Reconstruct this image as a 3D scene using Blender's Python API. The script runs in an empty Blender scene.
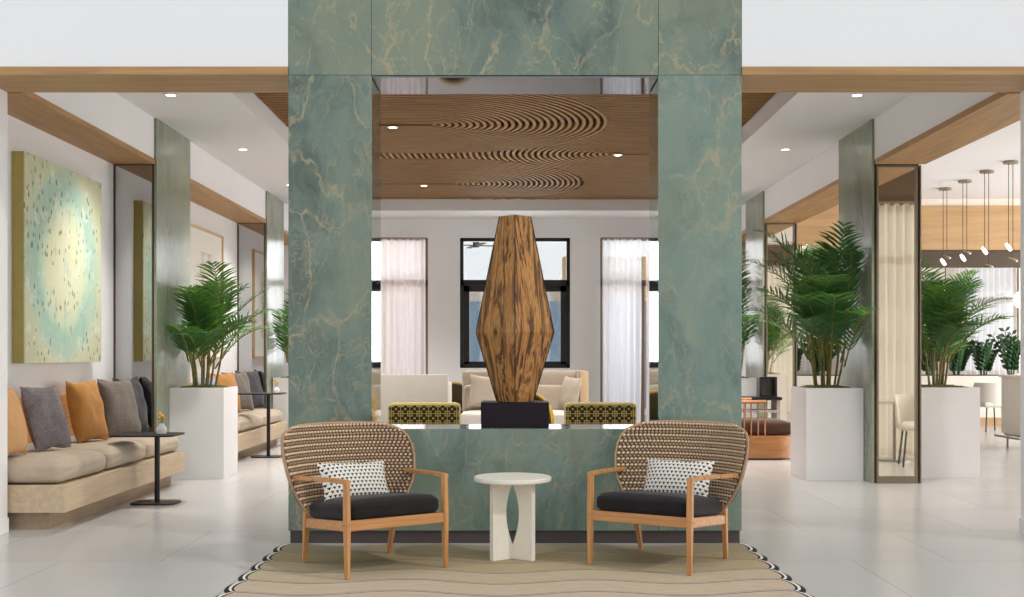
import bpy, bmesh, math, random
from mathutils import Vector, Matrix, noise
random.seed(7)
PI = math.pi
S = bpy.context.scene
COL = S.collection
# ------------------------------------------------------------------ camera, world, light
cam_d = bpy.data.cameras.new('camera'); cam = bpy.data.objects.new('camera', cam_d); COL.objects.link(cam)
cam.location = (0, 0, 1.25); cam.rotation_euler = (PI/2, 0, 0)
cam_d.sensor_width = 36; cam_d.lens = 1155/1024*36
cam_d.shift_x = -3/1024; cam_d.shift_y = 56.5/1024
S.camera = cam
S.view_settings.view_transform = 'Standard'; S.view_settings.look = 'None'
S.view_settings.gamma = 1; S.view_settings.use_curve_mapping = False
S.view_settings.exposure = 0.0
W = bpy.data.worlds.new('sky'); S.world = W; W.use_nodes = True
W.node_tree.nodes['Background'].inputs[0].default_value = (0.93, 0.97, 1.0, 1)
W.node_tree.nodes['Background'].inputs[1].default_value = 1.0
S.cycles.max_bounces = 10; S.cycles.diffuse_bounces = 5; S.cycles.glossy_bounces = 5
S.cycles.transparent_max_bounces = 12; S.cycles.sample_clamp_indirect = 6
S.cycles.use_denoising = True

def lamp(name, kind, loc, energy, color=(1, .97, .93), rot=(0, 0, 0), **k):
    d = bpy.data.lights.new(name, kind); d.energy = energy; d.color = color
    for a, v in k.items(): setattr(d, a, v)
    o = bpy.data.objects.new(name, d); o.location = loc; o.rotation_euler = rot; COL.objects.link(o); return o
DOWN = [(-3.04, 10.2), (-3.04, 12.9), (-3.04, 15.6), (3.02, 10.2), (3.02, 12.9), (3.02, 15.6)]
for i, (x, y) in enumerate(DOWN):
    lamp('downlight_lamp', 'SPOT', (x, y, 3.50), 250, spot_size=1.7, spot_blend=.9, shadow_soft_size=.12)
SLATL = [(-1.316, 12.43), (1.26, 14.15), (-1.317, 16.7)]
for x, y in SLATL:
    lamp('downlight_lamp', 'SPOT', (x, y, 3.64), 500, spot_size=2.0, spot_blend=.9, shadow_soft_size=.12)
# daylight through the glazed right side, the far windows and the glazed entrance behind the camera
lamp('daylight_right', 'AREA', (12.5, 14, 2.2), 1150, (1, .965, .92), (0, PI/2, 0), shape='RECTANGLE', size=4, size_y=14)
lamp('daylight_far', 'AREA', (0, 21.5, 2.4), 270, (.95, .97, 1), (-PI/2, 0, 0), shape='RECTANGLE', size=7, size_y=2.6)
lamp('sun', 'SUN', (20, 4, 10), 0.9, (1, .93, .82), (math.radians(50), 0, math.radians(62)), angle=.05)

# ------------------------------------------------------------------ node helpers
def srgb(r, g, b):
    f = lambda c: (c/255/12.92 if c/255 <= .04045 else ((c/255+.055)/1.055)**2.4)
    return (f(r), f(g), f(b), 1)
class NT:
    def __init__(s, name, rough=.6, metal=0, spec=.5):
        s.m = bpy.data.materials.new(name); s.m.use_nodes = True
        s.t = s.m.node_tree; s.b = s.t.nodes['Principled BSDF']
        s.b.inputs['Roughness'].default_value = rough; s.b.inputs['Metallic'].default_value = metal
        s.b.inputs['Specular IOR Level'].default_value = spec
        s._c = None
    def n(s, typ, **k):
        nd = s.t.nodes.new(typ)
        for a, v in k.items(): setattr(nd, a, v)
        return nd
    def put(s, sock, v):
        if isinstance(v, bpy.types.NodeSocket): s.t.links.new(v, sock)
        else: sock.default_value = v
    def co(s, scale=(1, 1, 1), rot=(0, 0, 0), loc=(0, 0, 0)):
        if s._c is None: s._c = s.n('ShaderNodeTexCoord').outputs['Object']
        mp = s.n('ShaderNodeMapping'); mp.inputs['Scale'].default_value = scale
        mp.inputs['Rotation'].default_value = rot; mp.inputs['Location'].default_value = loc
        s.t.links.new(s._c, mp.inputs[0]); return mp.outputs[0]
    def noise(s, vec, scale=5, detail=4, rough=.55, dist=0):
        nd = s.n('ShaderNodeTexNoise'); s.put(nd.inputs['Vector'], vec); nd.inputs['Scale'].default_value = scale
        nd.inputs['Detail'].default_value = detail; nd.inputs['Roughness'].default_value = rough; nd.inputs['Distortion'].default_value = dist
        return nd.outputs[0]
    def vor(s, vec, scale=5, feature='F1', out='Distance'):
        nd = s.n('ShaderNodeTexVoronoi', feature=feature); s.put(nd.inputs['Vector'], vec); nd.inputs['Scale'].default_value = scale
        return nd.outputs[out]
    def ramp(s, f, stops, interp='LINEAR'):
        nd = s.n('ShaderNodeValToRGB'); nd.color_ramp.interpolation = interp; s.put(nd.inputs[0], f)
        el = nd.color_ramp.elements
        while len(el) < len(stops): el.new(.5)
        for e, (p, c) in zip(el, stops):
            e.position = p; e.color = c if len(c) == 4 else (*c, 1)
        return nd.outputs[0]
    def math(s, op, a, b=0, c=0):
        nd = s.n('ShaderNodeMath', operation=op)
        for i, v in enumerate((a, b, c)): s.put(nd.inputs[i], v)
        return nd.outputs[0]
    def mix(s, f, a, b, mode='MIX'):
        nd = s.n('ShaderNodeMix', data_type='RGBA', blend_type=mode)
        s.put(nd.inputs[0], f); s.put(nd.inputs[6], a); s.put(nd.inputs[7], b); return nd.outputs[2]
    def sep(s, vec):
        nd = s.n('ShaderNodeSeparateXYZ'); s.put(nd.inputs[0], vec); return nd.outputs
    def bump(s, h, strength=.3, dist=.01):
        nd = s.n('ShaderNodeBump'); nd.inputs['Strength'].default_value = strength; nd.inputs['Distance'].default_value = dist
        s.put(nd.inputs['Height'], h); s.t.links.new(nd.outputs[0], s.b.inputs['Normal'])
    def base(s, v): s.put(s.b.inputs['Base Color'], v); return s
    def done(s): return s.m

MAT = {}
def plain(name, col, rough=.6, metal=0, spec=.5, var=.06, nscale=8, bump=0, bscale=200):
    t = NT(name, rough, metal, spec); c = srgb(*col)
    f = t.noise(t.co(), nscale, 3)
    d = tuple(x*(1-var) for x in c[:3])+(1,); u = tuple(min(1, x*(1+var)) for x in c[:3])+(1,)
    t.base(t.ramp(f, [(.3, d), (.7, u)]))
    if bump: t.bump(t.noise(t.co(), bscale, 2), bump, .002)
    MAT[name] = t.done(); return t
def wood(name, c1, c2, scale=3, axis='x', rough=.5, gr=30, var=0.0):
    t = NT(name, rough)
    sc = {'x': (1, gr/2, gr/2), 'y': (gr/2, 1, gr/2), 'z': (gr/2, gr/2, 1)}[axis]
    f = t.noise(t.co(sc), scale*.5, 5, .6, .3)
    g = t.noise(t.co(tuple(v*3 if v > 1 else v for v in sc)), scale, 3)
    f = t.math('ADD', t.math('MULTIPLY', f, .7), t.math('MULTIPLY', g, .3))
    t.base(t.ramp(f, [(.35, srgb(*c1)), (.65, srgb(*c2))])); t.bump(g, .05, .002)
    MAT[name] = t.done()
def fabric(name, c, var=.15, scale=260, rough=.95, bump=.35):
    t = NT(name, rough, 0, .2); col = srgb(*c)
    a = t.noise(t.co((1, .25, 1)), scale, 2); b = t.noise(t.co((.25, 1, 1)), scale, 2)
    w = t.math('MULTIPLY', t.math('ADD', a, b), .5)
    lg = t.noise(t.co(), 6, 3)
    w2 = t.math('ADD', t.math('MULTIPLY', w, .8), t.math('MULTIPLY', lg, .2))
    t.base(t.ramp(w2, [(.38, tuple(x*(1-var*2) for x in col[:3])), (.62, tuple(min(1, x*(1+var)) for x in col[:3]))]))
    t.bump(w, bump, .003); t.b.inputs['Sheen Weight'].default_value = .15
    MAT[name] = t.done()

plain('white_paint', (236, 235, 236), .7, var=.01, nscale=2)
plain('ceiling_paint', (226, 224, 225), .8, var=.01, nscale=2)
plain('planter_white', (236, 234, 235), .35, var=.015, nscale=3)
plain('ivory_lacquer', (230, 224, 212), .4, var=.02)
wood('beam_wood', (156, 118, 74), (186, 146, 96), 3, 'x', .5)
wood('beam_wood_long', (152, 112, 66), (182, 140, 88), 3, 'y', .5)
wood('oak_pale', (184, 160, 130), (208, 186, 156), 3, 'y', .5)
wood('oak_pale_x', (176, 154, 126), (200, 178, 150), 3, 'x', .5)
wood('plinth_wood', (150, 128, 104), (172, 150, 124), 3, 'y', .6)
wood('bulkhead_wood', (178, 142, 98), (198, 162, 116), 2, 'x', .5, 20)
wood('slat_wood', (122, 86, 34), (156, 114, 52), 4, 'x', .6, 14)
wood('chair_wood', (180, 122, 70), (214, 160, 104), 5, 'z', .4, 30)
wood('chair_wood_h', (180, 122, 70), (214, 160, 104), 5, 'x', .4, 30)
wood('tub_wood', (160, 104, 60), (190, 132, 82), 3, 'x', .4, 20)
wood('back_panel_wood', (196, 132, 66), (222, 160, 90), 6, 'y', .6, 30)
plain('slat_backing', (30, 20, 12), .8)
plain('soffit_dark', (86, 66, 46), .7)
plain('dark_plinth', (78, 68, 68), .45)
plain('sculpture_base', (26, 16, 25), .55, spec=.25, var=.03)
plain('black_metal', (34, 33, 36), .4, .3, var=.05)
plain('bronze', (142, 132, 116), .35, .7)
plain('steel', (150, 146, 140), .3, .9)
plain('window_black', (26, 25, 27), .4)
plain('window_bronze', (128, 106, 86), .5)
plain('moss', (96, 104, 48), .95, var=.5, nscale=50, bump=.8, bscale=90)
plain('soil', (60, 46, 34), .95, var=.4, nscale=40)
plain('cane', (120, 112, 52), .6, var=.3, nscale=15)
def leafmat(name, col, var=.3):
    t = plain(name, col, .45, var=var, nscale=6)
    tl = t.n('ShaderNodeBsdfTranslucent'); tl.inputs[0].default_value = srgb(min(255, col[0]*1.4), min(255, col[1]*1.35), col[2]*.9)
    mx_ = t.n('ShaderNodeMixShader'); mx_.inputs[0].default_value = .3
    t.t.links.new(t.b.outputs[0], mx_.inputs[1]); t.t.links.new(tl.outputs[0], mx_.inputs[2]); t.t.links.new(mx_.outputs[0], t.t.nodes['Material Output'].inputs[0])
leafmat('leaf_deep', (64, 106, 58), .42); leafmat('leaf_bright', (98, 140, 72))
plain('leaf_zz', (44, 84, 42), .45, var=.35, nscale=8)
plain('ceramic_white', (238, 238, 236), .25)
plain('yellow_flower', (232, 176, 40), .7)
plain('light_trim', (236, 236, 234), .4)
fabric('bench_fabric', (184, 168, 148), .1)
fabric('orange_fabric', (188, 132, 70), .14)
fabric('tan_fabric', (200, 154, 106), .1)
fabric('grey_fabric', (128, 120, 122), .25, 160)
fabric('taupe_fabric', (118, 108, 100), .22, 160)
fabric('charcoal_fabric', (66, 66, 70), .2)
fabric('bluegrey_fabric', (150, 156, 172), .15)
fabric('black_fabric', (37, 34, 34), .25, 200)
fabric('sofa_fabric', (184, 170, 154), .07)
fabric('sofa_side_fabric', (196, 166, 134), .07)
fabric('settee_fabric', (178, 171, 162), .06)
fabric('cream_fabric', (204, 198, 190), .05)
fabric('brown_fabric', (84, 58, 48), .12)
fabric('gold_fabric', (190, 150, 50), .15)
fabric('olive_dark_fabric', (62, 52, 26), .15)
fabric('olive_fabric', (176, 158, 98), .1)
fabric('white_chair_fabric', (226, 222, 214), .05)

def emit(name, col, st):
    t = NT(name); t.b.inputs['Emission Color'].default_value = (*col, 1); t.b.inputs['Emission Strength'].default_value = st
    t.base((.9, .9, .9, 1)); MAT[name] = t.done()
emit('lamp_glow', (1, .93, .8), 9)
emit('pendant_glow', (1, .97, .93), 1.3)
emit('globe_glow', (1, .9, .72), 1.1)

t = NT('mirror_glass', .03, 1); t.base(srgb(186, 187, 188)); MAT['mirror_glass'] = t.done()
t = NT('mirror_grey', .04, 1); t.base(srgb(122, 124, 128)); MAT['mirror_grey'] = t.done()
t = NT('mirror_clear', .03, 1); t.base(srgb(246, 240, 226))
MAT['mirror_clear'] = t.done()
t = NT('mirror_green', .05, 1); t.base(srgb(168, 182, 172)); MAT['mirror_green'] = t.done()

def marble(name, base, rough=.14, off=(0, 0, 0)):
    t = NT(name, rough, 0, .5)
    v0 = t.co((1, 1, .6), (0, .2, 0), off)
    wn = t.n('ShaderNodeTexNoise'); t.put(wn.inputs['Vector'], v0); wn.inputs['Scale'].default_value = 2.2; wn.inputs['Detail'].default_value = 6; wn.inputs['Roughness'].default_value = .6
    va = t.n('ShaderNodeVectorMath', operation='MULTIPLY_ADD'); t.put(va.inputs[0], wn.outputs['Color']); va.inputs[1].default_value = (.55, .55, .55); t.put(va.inputs[2], v0)
    v = va.outputs[0]
    a = t.noise(v, 2.0, 10, .66, .4)
    col = t.ramp(a, [(.30, srgb(*[c*.70 for c in base])), (.5, srgb(*base)), (.70, srgb(base[0]*1.16+4, base[1]*1.08+4, base[2]*1.04))])
    col = t.mix(t.ramp(t.noise(v, 1.1, 5, .6), [(.44, (0,)*3), (.62, (.55,)*3)]), col, srgb(136, 142, 118))
    cr = t.vor(v, 2.3, 'DISTANCE_TO_EDGE'); cr2 = t.vor(v, 6.5, 'DISTANCE_TO_EDGE')
    m1 = t.ramp(cr, [(0, (.9,)*3), (.009, (.6,)*3), (.028, (0,)*3)])
    m2 = t.ramp(cr2, [(0, (.7,)*3), (.04, (0,)*3)])
    g1 = t.ramp(t.noise(v0, 1.7, 3), [(.36, (0,)*3), (.52, (1,)*3)])
    g2 = t.ramp(t.noise(v0, 2.6, 4), [(.46, (0,)*3), (.58, (1,)*3)])
    n1 = t.math('ABSOLUTE', t.math('SUBTRACT', t.noise(v0, 2.4, 7, .6, 1.2), .5))
    m3 = t.ramp(n1, [(0, (.65,)*3), (.009, (0,)*3)])
    m = t.math('MAXIMUM', t.math('MULTIPLY', m1, g1), t.math('MAXIMUM', t.math('MULTIPLY', m2, g2), t.math('MULTIPLY', m3, g1)))
    m = t.math('MULTIPLY', m, t.ramp(t.noise(v0, 14, 6), [(.36, (.2,)*3), (.58, (.95,)*3)]))
    t.base(t.mix(m, col, srgb(172, 158, 124)))
    MAT[name] = t.done()
marble('green_marble', (108, 125, 114))
marble('green_marble_lintel', (100, 119, 110), .14, (5.3, 2.1, .7))
marble('green_marble_counter', (114, 136, 127), .12, (1.2, 7.4, 3.3))
marble('green_marble_column', (134, 145, 130), .2, (2.2, 1.4, 9.3))

# floor: large honed stone tiles
t = NT('floor_stone', .28, 0, .5)
v = t.co()
br = t.n('ShaderNodeTexBrick'); br.offset = .5; br.inputs['Scale'].default_value = 1
t.put(br.inputs['Vector'], t.co((1, 1, 1), (0, 0, 0), (.35, .2, 0)))
br.inputs['Brick Width'].default_value = 1.2; br.inputs['Row Height'].default_value = 1.2; br.inputs['Mortar Size'].default_value = .0035
br.inputs['Mortar Smooth'].default_value = .1
br.inputs['Color1'].default_value = srgb(192, 190, 188); br.inputs['Color2'].default_value = srgb(199, 196, 194); br.inputs['Mortar'].default_value = srgb(168, 165, 163)
mot = t.ramp(t.noise(v, 2.2, 6, .6, .4), [(.3, (.975, .973, .972)), (.7, (1, 1, 1))])
t.base(t.mix(1.0, br.outputs['Color'], mot, 'MULTIPLY'))
t.put(t.b.inputs['Roughness'], t.ramp(t.noise(v, 2.4, 5), [(.3, (.235,)*3), (.7, (.245,)*3)]))
MAT['floor_stone'] = t.done()

# sheer curtain
def sheer(name, col, transp):
    t = NT(name, .9); t.base(srgb(*col))
    tr = t.n('ShaderNodeBsdfTransparent'); tl = t.n('ShaderNodeBsdfTranslucent'); tl.inputs[0].default_value = srgb(*col)
    m1 = t.n('ShaderNodeMixShader'); m1.inputs[0].default_value = .55
    t.t.links.new(t.b.outputs[0], m1.inputs[1]); t.t.links.new(tl.outputs[0], m1.inputs[2])
    m2 = t.n('ShaderNodeMixShader'); m2.inputs[0].default_value = transp
    t.t.links.new(m1.outputs[0], m2.inputs[1]); t.t.links.new(tr.outputs[0], m2.inputs[2])
    t.t.links.new(m2.outputs[0], t.t.nodes['Material Output'].inputs[0]); MAT[name] = t.done()
sheer('sheer_rose', (240, 228, 224), .28); sheer('sheer_white', (246, 246, 250), .3); sheer('sheer_warm', (248, 242, 230), .15)

# sculpture veneer
def veneer(name, tilt, off):
    t = NT(name, .38)
    v = t.co((4.2, 4.2, .24), (0, tilt, 0), off)
    a = t.noise(v, 1.7, 6, .6, .9)
    f = t.math('FRACT', t.math('MULTIPLY', a, 6.5))
    g = t.noise(t.co((60, 60, 2), (0, tilt, 0)), 2, 4)
    c = t.ramp(f, [(0, srgb(52, 32, 20)), (.10, srgb(120, 78, 42)), (.36, srgb(204, 148, 84)), (.66, srgb(178, 120, 62)), (.88, srgb(116, 74, 40)), (1, srgb(52, 32, 20))])
    t.base(t.mix(t.ramp(g, [(.36, (.5,)*3), (.56, (0, 0, 0))]), c, srgb(84, 52, 30))); MAT[name] = t.done()
veneer('veneer_left', .10, (1.3, .2, 0)); veneer('veneer_right', -.30, (7.1, 3, 2))

# rug pile in wavy bands (object coords)
def wave(x): return .06*math.sin(x*6.28+2.14)+.012*math.sin(x*2.9+1)
t = NT('rug_pile', 1, 0, .1)
x, y, z = t.sep(t.co())
w1 = t.math('MULTIPLY', t.math('SINE', t.math('ADD', t.math('MULTIPLY', x, 6.28), 2.14)), .06)
w2 = t.math('MULTIPLY', t.math('SINE', t.math('ADD', t.math('MULTIPLY', x, 2.9), 1)), .012)
v = t.math('SUBTRACT', t.math('ADD', y, t.math('ADD', w1, w2)), 7.54-.31*8)
q = t.math('DIVIDE', v, .31)
fr = t.math('FRACT', q)
band = t.ramp(t.math('DIVIDE', t.math('FLOOR', q), 8.0),
    [(0, srgb(200, 178, 160)), (.2, srgb(202, 180, 162)), (.36, srgb(202, 182, 160)), (.48, srgb(198, 180, 154)), (.61, srgb(186, 168, 136)), (.73, srgb(176, 158, 122)), (.86, srgb(160, 148, 122))], 'LINEAR')
pile = t.noise(t.co(), 300, 2)
mott = t.noise(t.co((1, 3, 1)), 9, 4)
bc = t.mix(t.ramp(mott, [(.3, (.22,)*3), (.7, (0,)*3)]), band, srgb(128, 118, 88))
ln = t.ramp(fr, [(0, srgb(52, 50, 52)), (.04, srgb(232, 226, 216)), (.072, srgb(60, 56, 56)), (.10, (0, 0, 0))], 'CONSTANT')
lm = t.math('LESS_THAN', fr, .10)
t.base(t.mix(lm, bc, ln)); t.bump(pile, .6, .004); MAT['rug_pile'] = t.done()
plain('rug_black', (30, 28, 28), 1, var=.2, nscale=100); plain('rug_white', (226, 222, 214), 1, var=.08, nscale=100)

# triangle pattern cushion (object coords x,z)
t = NT('triangle_weave', .95, 0, .2)
x, y, z = t.sep(t.co())
row = t.math('FLOOR', t.math('DIVIDE', z, .024))
u = t.math('FRACT', t.math('ADD', t.math('DIVIDE', x, .027), t.math('MULTIPLY', row, .5)))
vv = t.math('FRACT', t.math('DIVIDE', z, .024))
tri = t.math('LESS_THAN', t.math('ABSOLUTE', t.math('SUBTRACT', u, .5)), t.math('MULTIPLY', t.math('SUBTRACT', vv, .12), .55))
tri = t.math('MULTIPLY', tri, t.math('LESS_THAN', vv, .8))
t.base(t.mix(tri, srgb(228, 222, 212), srgb(34, 32, 36))); t.bump(t.noise(t.co(), 250, 2), .4, .003); MAT['triangle_weave'] = t.done()

# olive geometric velvet
t = NT('geometric_velvet', .9, 0, .2)
x, y, z = t.sep(t.co())
def cell(s, size, off=0.): return t.math('ABSOLUTE', t.math('SUBTRACT', t.math('FRACT', t.math('ADD', t.math('DIVIDE', s, size), off)), .5))
cx, cz = cell(x, .098), cell(z, .098)
mx = t.math('MAXIMUM', cx, cz)
ring = t.math('LESS_THAN', t.math('ABSOLUTE', t.math('SUBTRACT', mx, .25)), .06)
dot = t.math('LESS_THAN', mx, .09)
gx = t.math('LESS_THAN', t.math('MINIMUM', cx, cz), .045)
edge = t.math('GREATER_THAN', t.math('MINIMUM', cx, cz), .38)
mk = t.math('MAXIMUM', t.math('MAXIMUM', ring, dot), t.math('MAXIMUM', gx, edge))
t.base(t.mix(mk, srgb(52, 42, 20), srgb(166, 148, 90))); MAT['geometric_velvet'] = t.done()

# abstract painting (object coords: y along wall, z up; origin at centre)
t = NT('abstract_paint', .8)
x, y, z = t.sep(t.co())
n = t.noise(t.co(), 2.6, 6, .7, .8)
yy = t.math('MULTIPLY', t.math('ADD', y, .02), 1.05)
r = t.math('SQRT', t.math('ADD', t.math('MULTIPLY', yy, yy), t.math('MULTIPLY', z, z)))
r = t.math('ADD', r, t.math('MULTIPLY', t.math('SUBTRACT', n, .5), .22))
c = t.ramp(r, [(0, srgb(222, 222, 192)), (.40, srgb(216, 220, 184)), (.50, srgb(198, 216, 190)), (.60, srgb(168, 200, 182)), (.74, srgb(178, 204, 186)), (.84, srgb(204, 208, 176)), (1, srgb(200, 200, 168))])
c = t.mix(t.ramp(t.noise(t.co((1, 3, 1)), 4, 7, .75), [(.53, (0,)*3), (.63, (.5,)*3)]), c, srgb(220, 210, 160))
c = t.mix(t.ramp(t.noise(t.co((1, 1, 1), (0, 0, 0), (9, 3, 1)), 6, 7, .75), [(.55, (0,)*3), (.64, (.6,)*3)]), c, srgb(228, 234, 224))
c = t.mix(t.ramp(t.noise(t.co((1, 2, .7), (0, 0, 0), (2, 7, 1)), 5, 7, .75), [(.55, (0,)*3), (.63, (.6,)*3)]), c, srgb(150, 190, 168))
dd = t.vor(t.co((1, 17, 9)), 1.0)
dm = t.math('LESS_THAN', dd, .24)
gt = t.math('GREATER_THAN', t.noise(t.co(), 4.2, 3), .47)
dc = t.ramp(t.noise(t.co(), 11, 1), [(.35, srgb(84, 104, 96)), (.47, srgb(110, 138, 104)), (.55, srgb(130, 120, 118)), (.65, srgb(70, 120, 112))], 'CONSTANT')
t.base(t.mix(t.math('MULTIPLY', t.math('MULTIPLY', dm, gt), .75), c, dc)); MAT['abstract_paint'] = t.done()
plain('canvas_edge', (176, 160, 92), .8)
plain('frame_oak', (206, 176, 134), .5)
# botanical print
t = NT('botanical_paper', .8)
x, y, z = t.sep(t.co())
wd = t.math('ADD', .09, t.math('MULTIPLY', t.math('SINE', t.math('MULTIPLY', z, 26)), .06))
lf = t.math('LESS_THAN', t.math('ABSOLUTE', t.math('SUBTRACT', t.math('ABSOLUTE', y), .15)), wd)
inr = t.math('LESS_THAN', t.math('ABSOLUTE', z), .52)
st = t.math('GREATER_THAN', t.noise(t.co((1, 3, 10)), 5, 3), .46)
t.base(t.mix(t.math('MULTIPLY', t.math('MULTIPLY', lf, inr), st), srgb(238, 236, 228), srgb(206, 204, 178))); MAT['botanical_paper'] = t.done()
plain('outdoor_wall', (214, 206, 192), .8); plain('outdoor_tan', (206, 176, 130), .8); plain('outdoor_blue', (120, 150, 176), .3)
plain('outdoor_paving', (200, 196, 188), .8)
plain('strand_tan', (180, 146, 116), .7, var=.12, nscale=60)
plain('strand_light', (222, 200, 168), .7, var=.1, nscale=60)
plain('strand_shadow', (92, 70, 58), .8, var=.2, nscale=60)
plain('table_stone', (236, 230, 216), .5, var=.03, nscale=20)
t = NT('window_glass', .02); t.b.inputs['Transmission Weight'].default_value = 0
gl = t.n('ShaderNodeBsdfGlossy'); gl.inputs[1].default_value = .02; gl.inputs[0].default_value = (1, 1, 1, 1)
tr = t.n('ShaderNodeBsdfTransparent'); mm = t.n('ShaderNodeMixShader'); mm.inputs[0].default_value = .08
t.t.links.new(tr.outputs[0], mm.inputs[1]); t.t.links.new(gl.outputs[0], mm.inputs[2]); t.t.links.new(mm.outputs[0], t.t.nodes['Material Output'].inputs[0])
MAT['window_glass'] = t.done()

# ------------------------------------------------------------------ geometry helpers
def new(): return bmesh.new()
def setmi(faces, mi):
    for f in faces: f.material_index = mi
def bx(bm, x0, x1, y0, y1, z0, z1, bev=0, seg=2, mi=0, M=None):
    r = bmesh.ops.create_cube(bm, size=1); vs = r['verts']
    for v in vs: v.co = Vector(((x0+x1)/2+v.co.x*(x1-x0), (y0+y1)/2+v.co.y*(y1-y0), (z0+z1)/2+v.co.z*(z1-z0)))
    fs = list({f for v in vs for f in v.link_faces})
    if bev:
        es = list({e for v in vs for e in v.link_edges})
        r = bmesh.ops.bevel(bm, geom=es, offset=bev, segments=seg, affect='EDGES', profile=.5)
        fs = [f for f in fs if f.is_valid]+list(r['faces']); vs = list({v for f in fs for v in f.verts})
    setmi(fs, mi)
    if M is not None:
        for v in vs: v.co = M @ v.co
    return bm
def cyl(bm, c, r, z0, z1, seg=24, r2=None, mi=0, bev=0):
    res = bmesh.ops.create_cone(bm, cap_ends=True, segments=seg, radius1=r, radius2=r if r2 is None else r2, depth=z1-z0)
    for v in res['verts']: v.co += Vector((c[0], c[1], (z0+z1)/2))
    setmi({f for v in res['verts'] for f in v.link_faces}, mi)
    if bev:
        es = list({e for v in res['verts'] for e in v.link_edges if abs(e.verts[0].co.z-e.verts[1].co.z) < 1e-5})
        bmesh.ops.bevel(bm, geom=es, offset=bev, segments=2, affect='EDGES')
    return bm
def tube(bm, pts, r, seg=8, mi=0, cap=True, flat=1.0):
    pts = [Vector(p) for p in pts]; rings = []; n = len(pts); up = None
    for i, p in enumerate(pts):
        d = (pts[min(i+1, n-1)]-pts[max(i-1, 0)]).normalized()
        if up is None: up = Vector((0, 0, 1)) if abs(d.z) < .9 else Vector((1, 0, 0))
        s = d.cross(up).normalized(); u = s.cross(d).normalized(); up = u
        rr = r[i] if isinstance(r, (list, tuple)) else r
        rings.append([bm.verts.new(p+s*rr*math.cos(2*PI*k/seg)+u*rr*flat*math.sin(2*PI*k/seg)) for k in range(seg)])
    for a, b in zip(rings, rings[1:]):
        for k in range(seg):
            f = bm.faces.new((a[k], a[(k+1) % seg], b[(k+1) % seg], b[k])); f.material_index = mi
    if cap:
        bm.faces.new(rings[0][::-1]).material_index = mi; bm.faces.new(rings[-1]).material_index = mi
    return bm
def lathe(bm, prof, c=(0, 0, 0), seg=24, mi=0):
    rings = [[bm.verts.new((c[0]+r*math.cos(2*PI*k/seg), c[1]+r*math.sin(2*PI*k/seg), c[2]+z)) for k in range(seg)] for r, z in prof]
    for a, b in zip(rings, rings[1:]):
        for k in range(seg): bm.faces.new((a[k], a[(k+1) % seg], b[(k+1) % seg], b[k])).material_index = mi
    bm.faces.new(rings[0][::-1]).material_index = mi; bm.faces.new(rings[-1]).material_index = mi
    return bm
def bar(bm, p0, p1, w0, d0, w1=None, d1=None, side=(1, 0, 0), bev=.006, mi=0):
    """tapered rectangular bar from p0 to p1; w along side, d along the other"""
    p0, p1 = Vector(p0), Vector(p1); w1 = w0 if w1 is None else w1; d1 = d0 if d1 is None else d1
    d = (p1-p0).normalized(); s = Vector(side); s = (s-d*s.dot(d)).normalized(); t = d.cross(s)
    q = []
    for p, w, dd in ((p0, w0, d0), (p1, w1, d1)):
        q.append([bm.verts.new(p+s*w/2*a+t*dd/2*b) for a, b in ((-1, -1), (1, -1), (1, 1), (-1, 1))])
    fs = [bm.faces.new(q[0][::-1]), bm.faces.new(q[1])]
    for k in range(4): fs.append(bm.faces.new((q[0][k], q[0][(k+1) % 4], q[1][(k+1) % 4], q[1][k])))
    setmi(fs, mi)
    if bev:
        bmesh.ops.bevel(bm, geom=list({e for f in fs for e in f.edges}), offset=bev, segments=2, affect='EDGES')
    return bm
def obj(name, bm, mats, parent=None, smooth=True, loc=None, rot=None, label=None, ang=40):
    bmesh.ops.recalc_face_normals(bm, faces=bm.faces)
    me = bpy.data.meshes.new(name); bm.to_mesh(me); bm.free()
    if isinstance(mats, str): mats = [mats]
    for m in mats: me.materials.append(MAT[m])
    if smooth:
        me.shade_smooth()
        try: me.set_sharp_from_angle(angle=math.radians(ang))
        except Exception: pass
    o = bpy.data.objects.new(name, me); COL.objects.link(o)
    if parent: o.parent = parent
    if loc: o.location = loc
    if rot: o.rotation_euler = rot
    if label: o['label'] = label
    return o
def tag(o, label, cat, group=None):
    o['label'] = label; o['category'] = cat
    if group: o['group'] = group
    return o
def thing(name, label, cat, loc=(0, 0, 0), rz=0, group=None):
    o = bpy.data.objects.new(name, None); COL.objects.link(o); o.location = loc; o.rotation_euler = (0, 0, rz)
    o.empty_display_size = .1
    return tag(o, label, cat, group)
def dup(root, loc, rz, label, group=None):
    r = root.copy(); COL.objects.link(r); r.location = loc; r.rotation_euler = (0, 0, rz); r['label'] = label
    if group: r['group'] = group
    for ch in list(root.children):
        c = ch.copy(); COL.objects.link(c); c.parent = r
        for g in list(ch.children):
            d = g.copy(); COL.objects.link(d); d.parent = c
    return r
def struct(name, bm, mats, parent=None, smooth=False):
    o = obj(name, bm, mats, parent, smooth)
    if parent is None: o['kind'] = 'structure'
    return o
def sbox(name, mats, *boxes, parent=None, bev=0):
    bm = new()
    for b in boxes: bx(bm, *b, bev=bev)
    return struct(name, bm, mats, parent, smooth=bool(bev))
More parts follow.
